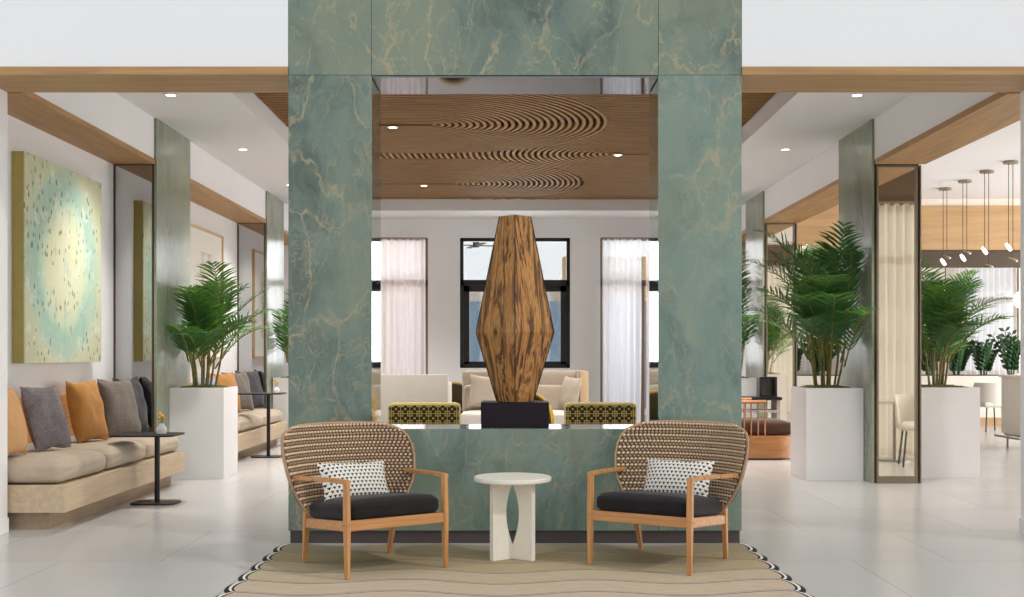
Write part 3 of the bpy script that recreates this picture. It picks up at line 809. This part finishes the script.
# pedestal tables
def pedestal(label, x, y, h):
    R = thing('pedestal_table', label, 'table', (x, y, 0), 0, 'black pedestal tables beside the benches')
    b = new(); prism(b, rounded_poly(-.35, .19, -.22, .22, .08), h-.014, h, bev=.003); obj('table_top', b, 'black_metal', R)
    b = new(); cyl(b, (0, 0), .022, .010, h-.013, 20); obj('pole', b, 'black_metal', R)
    b = new(); prism(b, rounded_poly(-.20, .18, -.15, .15, .07), 0, .012, bev=.003); obj('base', b, 'black_metal', R)
pedestal('black pedestal table with a flower pot beside the near bench', -3.02, 9.75, .585)
pedestal('black pedestal table in the far bay behind the left planter', -3.02, 14.15, .785)
def vase(x, y, z, label, s=1):
    R = thing('bud_vase', label, 'vase', (x, y, z)); prof_ = [(.02, 0), (.04, .004), (.046, .03), (.042, .055), (.026, .072), (.022, .088), (.027, .095)]
    b = new(); lathe(b, [(r_*s, z_*s) for r_, z_ in prof_], seg=20); obj('pot', b, 'ceramic_white', R)
    rnd = random.Random(3); 
    for k in range(5):
        b = new(); a = k*1.3; p1 = Vector((.02*math.cos(a), .02*math.sin(a), (.13+.02*(k % 3))*s)); tube(b, [(0, 0, .06*s), p1*.6+Vector((0, 0, .02)), p1], .0015, 5)
        st_ = obj('stem', b, 'leaf_bright', R)
        b = new(); bmesh.ops.create_icosphere(b, subdivisions=1, radius=.013*s)
        for v in b.verts: v.co = v.co*(1+.35*rnd.random())+p1
        obj('blossom', b, 'yellow_flower', st_)
vase(-2.97, 9.70, .586, 'small white vase of yellow flowers on the near pedestal table')
vase(-2.92, 14.15, .786, 'small white vase of yellow flowers on the far pedestal table', .85)

# ------------------------------------------------------------------ art
A = thing('abstract_painting', 'large pale green and yellow abstract painting above the near bench', 'painting', (-3.898, 9.78, 2.01))
b = new(); bx(b, 0, .09, -.83, .83, -.825, .82); obj('canvas_edge', b, 'canvas_edge', A, False)
b = new(); bx(b, .0905, .098, -.83, .83, -.825, .82); obj('painted_face', b, 'abstract_paint', A, False)
A = thing('framed_print', 'pale botanical print in a thin oak frame above the far bench', 'picture', (-3.898, 14.5, 2.01))
b = new()
for q in ((0, .04, -.8, -.77, -.81, .81), (0, .04, .77, .8, -.81, .81), (0, .04, -.77, .77, -.81, -.78), (0, .04, -.77, .77, .78, .81)): bx(b, *q)
obj('frame', b, 'frame_oak', A, False)
b = new(); bx(b, .005, .02, -.77, .77, -.78, .78); obj('print', b, 'botanical_paper', A, False)

# ------------------------------------------------------------------ planters and palms
def planter(label, x0, x1, y0, y1, h=.92):
    R = thing('planter_box', label, 'planter', ((x0+x1)/2, (y0+y1)/2, 0), 0, 'square white planters of the palms'); a, c = (x1-x0)/2, (y1-y0)/2; w = .025
    b = new(); bx(b, -a, a, -c, -c+w, 0, h); bx(b, -a, a, c-w, c, 0, h); bx(b, -a, -a+w, -c+w, c-w, 0, h); bx(b, a-w, a, -c+w, c-w, 0, h); bx(b, -a+w, a-w, -c+w, c-w, 0, .05)
    obj('box', b, 'planter_white', R, False)
    b = new(); bmesh.ops.create_grid(b, x_segments=20, y_segments=20, size=1)
    for v in b.verts:
        e = max(abs(v.co.x), abs(v.co.y)); v.co = Vector((v.co.x*(a-w-.002), v.co.y*(c-w-.002), h-.03+.05*(1-e**4)+.012*noise.noise(v.co*7)))
    r_ = bmesh.ops.extrude_face_region(b, geom=b.faces[:])
    for v in r_['geom']:
        if isinstance(v, bmesh.types.BMVert): v.co.z = h-.12
    obj('moss', b, 'moss', R); return R
PL = [('white square planter right of the near bench on the left side', -3.49, -2.93, 11.62, 12.2),
      ('white square planter just right of the portal holding the tall palm', 2.90, 3.47, 11.5, 12.15),
      ('white square planter right of the tall bronze mirror', 4.10, 4.72, 11.72, 12.34),
      ('white planter in the far left bay behind the pedestal table', -3.46, -2.90, 16.5, 17.06),
      ('white planter in the far right aisle behind the spindle chair', 2.90, 3.46, 16.5, 17.06)]
for q in PL: planter(*q)
def frond(bm, base, az, L, lean0, bend, seed, leaf=.26, start=.32, nl=24, wid=.0085):
    rnd = random.Random(seed); pts = []; p = Vector(base); th = lean0; n_ = 26; hd = Vector((math.cos(az), math.sin(az), 0)); dirs = []
    for i in range(n_+1):
        d = hd*math.sin(th)+Vector((0, 0, math.cos(th))); pts.append(p.copy()); dirs.append(d); p = p+d*L/n_
        th += bend/n_*(.3+1.5*(i/n_)**1.3)
    tube(bm, pts, [.008*(1-.85*i/n_)+.0012 for i in range(n_+1)], 5, mi=1)
    side = Vector((-math.sin(az), math.cos(az), 0))
    for j in range(nl):
        f = start+(1-start)*(j+.5)/nl; k = min(n_-1, int(f*n_)); P0 = pts[k].lerp(pts[k+1], f*n_-k); d = dirs[k]
        t_ = (f-start)/(1-start); ll = leaf*(.45+.55*math.sin(PI*min(1, t_*.85+.18)))*rnd.uniform(.88, 1.1)*(1 if t_ < .8 else 1-.45*(t_-.8)/.2)
        nrm = side.cross(d).normalized()
        if nrm.z < 0: nrm = -nrm
        for s in (-1, 1):
            o_ = (d*rnd.uniform(.65, .85)+side*s*.85+nrm*rnd.uniform(.05, .4)).normalized()
            wv = o_.cross(nrm).normalized()*wid; q0 = P0; verts = []
            cur = P0.copy(); dd = o_.copy()
            for q, ww in enumerate((.5, 1, .8, .05)):
                verts.append((bm.verts.new(cur-wv*ww), bm.verts.new(cur+wv*ww)))
                cur = cur+dd*ll/3; dd = (dd+Vector((0, 0, -.16-.12*rnd.random()))).normalized()
            for (a, b_), (c, e) in zip(verts, verts[1:]): bm.faces.new((a, b_, e, c)).material_index = 0
def palm(label, x, y, z, H, spread, n_f, seed, lf='leaf_deep', extra=(), wall=None):
    sx, lim = wall if wall else (0, 0); lim -= x
    def turn(az):
        if sx and math.cos(az)*sx > .15: return math.copysign(math.acos(.1*sx), math.sin(az) or 1)
        return az
    def keep(b):
        if sx:
            for v in b.verts:
                e = v.co.x*sx-(lim*sx-.03)
                if e > 0: v.co.x -= sx*e*(1-.02)
    rnd = random.Random(seed); R = thing('areca_palm', label, 'palm', (x, y, z), 0, 'potted palms')
    canes = []
    for k in range(9):
        a = k*2.4; r_ = .03+.09*rnd.random(); bpt = Vector((r_*math.cos(a), r_*math.sin(a), -.02)); tp = bpt*1.7; tp.z = H*rnd.uniform(.22, .42)
        canes.append((bpt, tp, a))
        b = new(); tube(b, [bpt, (bpt+tp)/2+Vector((.006, 0, 0)), tp], [.013, .011, .008], 7); obj('cane', b, 'cane', R)
    for i in range(n_f):
        bp, tp, a0 = canes[i % 9]
        az = i*2.399+rnd.uniform(-.3, .3); u = (i+.5)/n_f
        L = H*rnd.uniform(.58, .88)*(1.0 if u > .35 else .85); lean = .10+.5*(1-u)+rnd.uniform(-.08, .12); bend = .45+1.0*(1-u)+rnd.uniform(-.3, .3)
        L *= spread if u < .6 else 1
        b = new(); frond(b, Vector((tp.x, tp.y, tp.z*(.45+.55*u))), turn(az), L, lean, bend, seed*100+i, leaf=.21*H+.04, start=.14+.2*u, nl=17, wid=.0105); keep(b)
        obj('frond', b, [lf if i % 3 else 'leaf_bright', 'cane'], R, smooth=False)
    for az, L, lean, bend in extra:
        b = new(); frond(b, (0, 0, .25*H), turn(az), L, lean, bend, seed*77+int(az*10), leaf=.24*H, nl=18, wid=.0115); keep(b); obj('frond', b, [lf, 'cane'], R, smooth=False)
    return R
palm('small palm in the white planter beside the near bench', -3.21, 11.9, .93, 1.15, .95, 20, 11, 'leaf_deep', ((0, .9, .3, .75), (.2, 1.0, .55, .6), (-2.0, .8, .35, .8), (-.3, .7, .7, .9), (-1.2, .6, .8, 1.0)), wall=(-1, -3.475))
palm('tall dense palm in the white planter beside the portal', 3.18, 11.82, .93, 1.45, .95, 27, 5, 'leaf_deep', ((PI, 1.5, .12, 1.25), (PI-.5, 1.4, .15, 1.0), (-.8, 1.35, .22, .5), (-.6, 1.2, .3, .6), (-1.2, 1.3, .2, .7), (PI, 1.3, .35, 1.2), (PI+.3, 1.0, .6, .9), (2.8, 1.2, .25, .8), (-2.2, .7, .8, 1.0), (-1.4, .6, .7, .9), (-.9, .7, .7, 1.0), (-1.8, .8, .5, .9)), wall=(1, 3.475))
palm('palm in the planter right of the bronze mirror', 4.40, 12.03, .93, 1.28, .9, 24, 8, 'leaf_deep', ((-.1, 1.0, .5, 1.3), (.2, .9, .3, .8), (-1.2, .6, .7, .9), (-1.9, .6, .6, .9)), wall=(-1, 3.98))
palm('distant palm in the far left bay', -3.18, 16.78, .93, 1.25, .85, 14, 21, 'leaf_deep', wall=(-1, -3.475))
palm('distant palm at the far end of the right aisle', 3.18, 16.78, .93, 1.6, .9, 16, 25, 'leaf_deep', ((PI, 1.3, .5, 1.1),), wall=(1, 3.475))

# ------------------------------------------------------------------ curtains
def curtain(name, label, x0, x1, y, z0, z1, mat, group, waves=None, amp=.035, seed=0):
    b = new(); w = x1-x0; waves = waves or max(2, round(w/.11)); nx = waves*8; nz = 12; rnd = random.Random(seed); ph = [rnd.uniform(-.7, .7) for _ in range(waves+2)]
    g_ = []
    for j in range(nz+1):
        z = z0+(z1-z0)*j/nz
        g_.append([b.verts.new((x0+w*i/nx+.012*math.sin(i*.37+j*.3)*(1-j/nz), y+amp*(1+.25*ph[i//8])*math.sin(2*PI*i/8+ph[i//8]*.5*(1-j/nz)), z)) for i in range(nx+1)])
    for j in range(nz):
        for i in range(nx): b.faces.new((g_[j][i], g_[j][i+1], g_[j+1][i+1], g_[j+1][i]))
    return tag(obj(name, b, mat), label, 'curtain', group)
def rail(label, x0, x1, y, z):
    b = new(); bx(b, x0, x1, y-.03, y+.03, z, z+.02); n_ = int((x1-x0)/.12)
    for i in range(n_): bx(b, x0+.06+i*.12, x0+.085+i*.12, y-.04, y+.04, z-.03, z)
    tag(obj('curtain_rail', b, 'window_bronze', smooth=False), label, 'curtain rail')
curtain('sheer_curtain', 'rose white sheer curtain left of the black framed window', -2.75, -1.5, 19.38, .02, 3.19, 'sheer_rose', 'sheers on the far wall', seed=1)
curtain('sheer_curtain', 'white sheer curtain right of the black framed window', 1.46, 2.12, 19.38, .02, 3.19, 'sheer_white', 'sheers on the far wall', seed=2)
curtain('sheer_curtain', 'bunched white sheer at the right edge of the portal opening', 2.2, 2.9, 19.38, .02, 3.19, 'sheer_rose', 'sheers on the far wall', seed=3)
rail('thin curtain rail above the left far window', -2.9, -1.48, 19.38, 3.20)
rail('thin curtain rail above the right far window', 1.45, 3.0, 19.38, 3.20)
curtain('sheer_curtain', 'long cream sheer reflected in the tall bronze mirror', 4.05, 7.2, 8.42, .02, 3.08, 'sheer_warm', None, seed=4, amp=.045)
rail('curtain rail reflected at the top of the bronze mirror', 4.05, 7.2, 8.42, 3.10)
curtain('sheer_curtain', 'bright white sheer on the window behind the bar counter', 8.3, 9.5, 21.85, .02, 3.1, 'sheer_white', None, seed=6)
curtain('sheer_curtain', 'pale sheer on the window behind the tall palm', 4.85, 5.95, 21.85, .02, 3.1, 'sheer_white', None, seed=7)

# ------------------------------------------------------------------ lamps
def downlight(x, y, z, label, group):
    R = thing('downlight', label, 'ceiling light', (x, y, z), 0, group)
    b = new(); n_ = 28; 
    lathe(b, [(.058, 0), (.058, -.006), (.042, -.008), (.040, -.002), (.040, 0)], seg=28); obj('trim_ring', b, 'light_trim', R)
    b = new(); cyl(b, (0, 0), .039, -.0075, -.004, 24); obj('lens', b, 'lamp_glow', R)
dl = ['nearest recessed light in the left aisle ceiling', 'second recessed light in the left aisle ceiling', 'far recessed light in the left aisle ceiling',
      'nearest recessed light in the right aisle ceiling', 'second recessed light in the right aisle ceiling', 'far recessed light in the right aisle ceiling']
for (x, y), l in zip(DOWN, dl): downlight(x, y, 3.55, l, 'recessed lights in the aisle ceilings')
for (x, y), l in zip(SLATL, ['recessed light at the left of the nearest ripple in the slatted ceiling', 'recessed light at the right of the slatted ceiling', 'farthest recessed light in the slatted ceiling']):
    downlight(x, y, 3.703, l, 'recessed lights in the slatted ceiling')
def pendant(x, y, zs, label):
    R = thing('pendant_lamp', label, 'pendant lamp', (x, y, 3.55), 0, 'thin pendant lamps over the bar')
    b = new(); cyl(b, (0, 0), .085, -.03, -.0, 32); obj('canopy', b, 'bronze', R)
    for k, z in enumerate(zs):
        sx = -.026+.052*k
        b = new(); tube(b, [(sx, 0, -.03), (sx, 0, z-3.55)], .004, 6); obj('cable', b, 'black_metal', R)
        b = new(); bmesh.ops.create_cone(b, cap_ends=True, segments=24, radius1=.055, radius2=.055, depth=.022); 
        M = Matrix.Translation((sx, 0, z-3.55)) @ Matrix.Rotation(math.radians(52 if k == 0 else 12), 4, 'Y') @ Matrix.Rotation(math.radians(35 if k == 0 else 78-60), 4, 'X')
        for v in b.verts: v.co = M @ v.co
        obj('disc', b, 'pendant_glow' if k == 0 else 'bronze', R)
for (x, y, zs, l) in ((5.92, 15.9, (2.53, 2.60), 'leftmost of the four pendant lamps over the bar'), (5.92, 15.2, (2.53, 2.60), 'second pendant lamp from the left over the bar'),
                      (5.88, 14.4, (2.55, 2.36), 'third pendant lamp from the left over the bar'), (5.88, 13.7, (2.53, 2.38), 'rightmost pendant lamp over the bar')):
    pendant(x, y, zs, l)
for x, y, z, l in ((8.75, 19.9, 2.2, 'round glowing globe lamp at the right edge of the bar room'), (7.75, 20.8, 2.28, 'round globe lamp behind the palm right of the bronze mirror')):
    R = thing('globe_lamp', l, 'lamp', (x, y, z))
    b = new(); bmesh.ops.create_uvsphere(b, u_segments=24, v_segments=14, radius=.16); obj('globe', b, 'globe_glow', R)
    b = new(); ztop = 2.759 if y < 20 else 3.549
    tube(b, [(0, 0, .15), (0, 0, ztop-z)], .008, 6); obj('cable', b, 'black_metal', R)

# ------------------------------------------------------------------ seating behind the portal
def olive_chair(label, x, y):
    R = thing('patterned_armchair', label, 'armchair', (x, y, 0), 0, 'olive patterned chairs behind the counter')
    b = soft_box(.76, .17, .36, .05, .0, 12, 1, .002); 
    o_ = obj('backrest', b, ['geometric_velvet', 'olive_fabric'], R, loc=(0, 0, .39))
    for p in o_.data.polygons:
        if p.normal.z > .45 or abs(p.normal.x) > .75: p.material_index = 1
    obj('seat', soft_box(.76, .62, .20, .05, .02, 8, 2, .003), 'olive_fabric', R, loc=(0, .32, .22))
    for sx in (-.32, .32):
        for sy in (.04, .56):
            b = new(); cyl(b, (sx, sy), .014, 0, .225, 12, .02); obj('leg', b, 'black_metal', R)
olive_chair('olive geometric velvet chair back left of the wood sculpture', -.955, 12.2)
olive_chair('olive geometric velvet chair back right of the wood sculpture', .90, 12.2)
R = thing('high_back_settee', 'pale grey high backed settee seen from behind at the left of the opening', 'settee', (-1.35, 13.6, 0))
b = new(); bx(b, -.56, .56, 0, .10, .12, 1.02, bev=.015); obj('backrest', b, 'settee_fabric', R)
for s in (-1, 1):
    b = new(); bx(b, s*.53-.035, s*.53+.035, .10, .78, .12, .92, bev=.015); obj('side_panel', b, 'cream_fabric', R)
obj('seat', soft_box(.98, .66, .20, .05, .02, 8, 4, .003), 'cream_fabric', R, loc=(0, .44, .24))
for sx in (-.48, .48):
    for sy in (.06, .70):
        b = new(); cyl(b, (sx, sy), .015, 0, .125, 10); obj('leg', b, 'black_metal', R)
R = thing('cream_sofa', 'cream high backed sofa against the far wall behind the sculpture', 'sofa', (.10, 16.0, 0))
obj('backrest', soft_box(1.66, .14, .60, .05, .0, 12, 1, .003), 'sofa_fabric', R, loc=(0, 0, .44))
obj('seat', soft_box(1.60, .78, .20, .05, .015, 12, 2, .003), 'cream_fabric', R, loc=(-.02, -.46, .29))
obj('back_cushion', soft_box(.78, .14, .36, .05, .0, 10, 3, .004), 'sofa_fabric', R, loc=(-.41, -.14, .48))
obj('back_cushion', soft_box(.78, .14, .36, .05, .0, 10, 5, .004), 'sofa_fabric', R, loc=(.40, -.14, .48))
b = new(); bx(b, -.83, .80, -.84, .0, .10, .29, bev=.02); obj('frame', b, 'sofa_side_fabric', R)
b = new(); bx(b, .78, .90, -.30, .06, .10, 1.035, bev=.02); obj('side_panel', b, 'sofa_side_fabric', R)
b = new(); bx(b, .74, .80, -.22, .03, .55, 1.04, bev=.02); obj('side_panel', b, 'sofa_fabric', R)
for sx in (-.78, .75):
    for sy in (-.78, -.04):
        b = new(); cyl(b, (sx, sy), .015, 0, .105, 10); obj('leg', b, 'black_metal', R)
o_ = obj('throw_pillow', pillow(.52, .46, .15, 41, 14), 'sofa_fabric', loc=(-.40, 15.66, .522)); o_.rotation_euler = (math.radians(-14), math.radians(8), .1); tag(o_, 'beige pillow at the left end of the cream sofa', 'pillow', 'pillows on the cream sofa')
o_ = obj('throw_pillow', pillow(.44, .45, .15, 43, 14), 'sofa_fabric', loc=(.70, 15.62, .522)); o_.rotation_euler = (math.radians(-12), math.radians(4), math.radians(-62)); tag(o_, 'beige pillow turned sideways at the right end of the cream sofa', 'pillow', 'pillows on the cream sofa')
def round_chair(label, x, y, rz, top=.83):
    R = thing('round_back_chair', label, 'chair', (x, y, 0), rz, 'gold velvet round backed chairs')
    for mat, r0, r1, nm in (('gold_fabric', .30, .34, 'outer_shell'), ('olive_dark_fabric', .26, .2995, 'inner_back')):
        b = new(); n_ = 28; g_ = []
        for i in range(n_+1):
            a = PI*(.0+1.0*i/n_); h_ = .42+(top-.42)*math.sin(a)**.55-(.02 if nm == 'inner_back' else 0)
            g_.append([b.verts.new((r_*math.cos(a), r_*math.sin(a), z)) for r_, z in ((r0, .30), (r1, .30), (r1, h_-.01), ((r0+r1)/2, h_), (r0, h_-.01))])
        for p, q in zip(g_, g_[1:]):
            for k in range(5): b.faces.new((p[k], p[(k+1) % 5], q[(k+1) % 5], q[k]))
        b.faces.new(g_[0]); b.faces.new(g_[-1][::-1]); obj(nm, b, mat, R)
    b = new(); cyl(b, (0, 0), .255, .30, .44, 32, bev=.03); obj('seat', b, 'olive_dark_fabric', R)
    for k in range(4):
        b = new(); a = PI/4+k*PI/2; tube(b, [(.2*math.cos(a), .2*math.sin(a), .299), (.25*math.cos(a), .25*math.sin(a), 0)], .013, 8); obj('leg', b, 'black_metal', R)
round_chair('gold velvet round backed chair just right behind the sculpture stand', .16, 14.25, .25, .81)
round_chair('dark and gold chair between the grey settee and the cream sofa', -.92, 17.2, 0, .84)
# ------------------------------------------------------------------ spindle lounge right of the portal
R = thing('spindle_lounge_chair', 'wooden spindle lounge with dark brown cushions right behind the portal', 'lounge chair', (2.75, 14.2, 0))
poly = rounded_poly(-.62, .60, -.45, .45, .22)
b = new(); prism(b, [(x*.96, y*.96) for x, y in poly], 0, .02); obj('plinth', b, 'window_black', R, False)
b = new(); prism(b, poly, .02, .285, bev=.006); obj('base', b, 'tub_wood', R)
pth = [(.24, -.41), (.1, -.42), (-.2, -.42), (-.38, -.42), (-.5, -.37), (-.57, -.25), (-.59, -.1), (-.59, .1), (-.57, .25), (-.5, .37), (-.38, .42), (-.2, .42), (.1, .42), (.24, .41)]
b = new()
tube(b, [(x, y, .69) for x, y in pth], .032, 10, flat=.7); obj('top_rail', b, 'tub_wood', R)
def along(path, step):
    out = []; acc = 0
    for (x0, y0), (x1, y1) in zip(path, path[1:]):
        L_ = math.hypot(x1-x0, y1-y0)
        while acc < L_: out.append((x0+(x1-x0)*acc/L_, y0+(y1-y0)*acc/L_)); acc += step
        acc -= L_
    return out
for x, y in along(pth, .085):
    b = new(); cyl(b, (x*.985, y*.985), .009, .283, .68, 8); obj('spindle', b, 'tub_wood', R)
obj('seat_cushion', soft_box(1.12, .76, .17, .05, .015, 10, 2, .003), 'brown_fabric', R, loc=(.02, 0, .286))
o_ = obj('throw_pillow', pillow(.5, .42, .15, 51, 12), 'brown_fabric', loc=(2.47, 13.98, .462)); o_.rotation_euler = (math.radians(-10), 0, .25); tag(o_, 'dark brown pillow on the spindle lounge', 'pillow')
R = thing('console_shelf', 'dark open shelf unit with a black top behind the spindle lounge', 'shelf', (3.20, 15.25, 0))
b = new(); bx(b, -.40, .28, -.2, .2, .66, .70); obj('shelf_top', b, 'black_metal', R, False)
b = new(); bx(b, -.38, -.34, -.18, .18, 0, .66); bx(b, .22, .26, -.18, .18, 0, .66); bx(b, -.34, .22, -.18, .18, .5, .53); bx(b, -.34, .22, -.18, .18, .2, .23); obj('frame', b, 'settee_fabric', R, False)
R = thing('storage_frame', 'small dark open box on the shelf behind the spindle lounge', 'box', (3.32, 15.3, .7005))
b = new(); bx(b, -.1, -.07, -.1, .1, 0, .26); bx(b, .10, .13, -.1, .1, 0, .26); bx(b, -.07, .10, -.1, .1, .23, .26); bx(b, -.07, .10, -.1, .1, 0, .02); obj('frame', b, 'window_black', R, False)
b = new(); bx(b, -.07, .10, .08, .1, .021, .229); obj('back', b, 'settee_fabric', R, False)

# ------------------------------------------------------------------ bar room at right
R = thing('low_planter_wall', 'long ivory planter wall with an oak base at the back of the bar room', 'planter', (6.7, 20.75, 0))
b = new(); bx(b, -2.5, 2.5, -.25, .25, .14, .88); obj('box', b, 'ivory_lacquer', R, False)
b = new(); bx(b, -2.5, 2.5, -.23, .25, 0, .139); obj('base', b, 'bulkhead_wood', R, False)
b = new(); bx(b, -2.48, 2.48, -.22, .22, .881, .895); obj('soil', b, 'soil', R, False)
def zz(label, x, y, z, seed, H=.55):
    rnd = random.Random(seed); R = thing('leafy_plant', label, 'plant', (x, y, z), 0, 'leafy plants along the planter wall'); n_ = 15
    for k in range(n_):
        a = rnd.uniform(0, 2*PI); ln = rnd.uniform(.1, .55); L = H*rnd.uniform(.7, 1.05); b = new(); pts = []
        p = Vector((.05*math.cos(a), .05*math.sin(a), 0))
        for i in range(8):
            pts.append(p.copy()); th_ = ln*(.4+i/8); p = p+Vector((math.cos(a)*math.sin(th_), math.sin(a)*math.sin(th_), math.cos(th_)))*L/7
        tube(b, pts, .007, 5)
        for i in range(1, 8):
            for s in (-1, 1):
                c = pts[i]; dd = (pts[i]-pts[i-1]).normalized(); sd = dd.cross(Vector((math.cos(a+.5), math.sin(a+.5), .3))).normalized()*s
                o1 = (sd*.8+dd*.6).normalized(); wv = o1.cross(Vector((math.cos(a), math.sin(a), .4))).normalized()*.034; l_ = .13
                q = [b.verts.new(c), b.verts.new(c+o1*l_*.5+wv), b.verts.new(c+o1*l_), b.verts.new(c+o1*l_*.5-wv)]; b.faces.new(q)
        obj('stem', b, 'leaf_zz', R, smooth=False)
names = ['leftmost', 'second', 'third', 'fourth', 'fifth', 'sixth', 'seventh', 'eighth', 'ninth', 'tenth']
for k in range(10):
    nm_ = names[k]
    zz(('leftmost leafy plant on the planter wall' if k == 0 else '%s leafy plant from the left on the planter wall' % nm_), 4.5+k*.49, 20.75, .896, 60+k, .58 if k < 9 else .78)
R = thing('bar_counter', 'ivory bar counter on a steel foot rail at the right edge', 'counter', (7.25, 15.4, 0))
b = new(); bx(b, -.62, 1.2, -.35, .35, .19, .95, bev=.004, seg=1); obj('body', b, 'ivory_lacquer', R)
b = new(); bx(b, -.65, 1.22, -.38, .38, .951, .98); obj('counter_top', b, 'ivory_lacquer', R, False)
b = new(); tube(b, [(-.72, -.42, .16), (1.2, -.42, .16)], .016, 8); tube(b, [(-.72, -.42, .16), (-.72, .3, .16)], .016, 8); bx(b, -.6, 1.2, -.40, .3, .165, .189); obj('foot_rail', b, 'steel', R)
for x in (-.55, -.2, .4, 1.1):
    for y in (-.3, .3):
        b = new(); cyl(b, (x, y), .018, 0, .166, 10); obj('leg', b, 'steel', R)
R = thing('bar_room_chair', 'white upholstered shell chair in front of the planter wall', 'chair', (7.78, 18.9, 0), .15)
b = new(); g_ = []
for i in range(25):
    a = PI*(-.12+1.24*i/24); h_ = .80-(.14 if i in (0, 24) else .05 if i in (1, 23) else 0)
    g_.append([b.verts.new((r_*math.cos(a)*.95, -r_*math.sin(a)*.9, z)) for r_, z in ((.23, .42), (.27, .42), (.29, h_), (.26, h_))])
for p, q in zip(g_, g_[1:]):
    for k in range(4): b.faces.new((p[k], p[(k+1) % 4], q[(k+1) % 4], q[k]))
b.faces.new(g_[0]); b.faces.new(g_[-1][::-1]); obj('backrest', b, 'white_chair_fabric', R)
obj('seat', soft_box(.46, .46, .09, .04, .01, 8, 2, .002), 'white_chair_fabric', R, loc=(0, .0, .40))
for sx in (-1, 1):
    for sy in (-1, 1):
        b = new(); tube(b, [(sx*.16, sy*.16, .405), (sx*.20, sy*.20, 0)], .011, 8); obj('leg', b, 'black_metal', R)

R = thing('cafe_table', 'small white pedestal table reflected in the tall bronze mirror', 'table', (4.5, 8.85, 0))
b = new(); cyl(b, (0, 0), .25, .68, .71, 40, bev=.005); obj('table_top', b, 'ivory_lacquer', R)
b = new(); cyl(b, (0, 0), .025, .015, .681, 16); obj('pole', b, 'steel', R)
b = new(); cyl(b, (0, 0), .2, 0, .016, 32); obj('base', b, 'steel', R)
src = [o for o in bpy.data.objects if o.name.startswith('bar_room_chair')][0]
dup(src, (4.56, 9.5, 0), .2, 'white shell chair reflected in the tall bronze mirror beside the cafe table', 'white shell chairs')
src['group'] = 'white shell chairs'
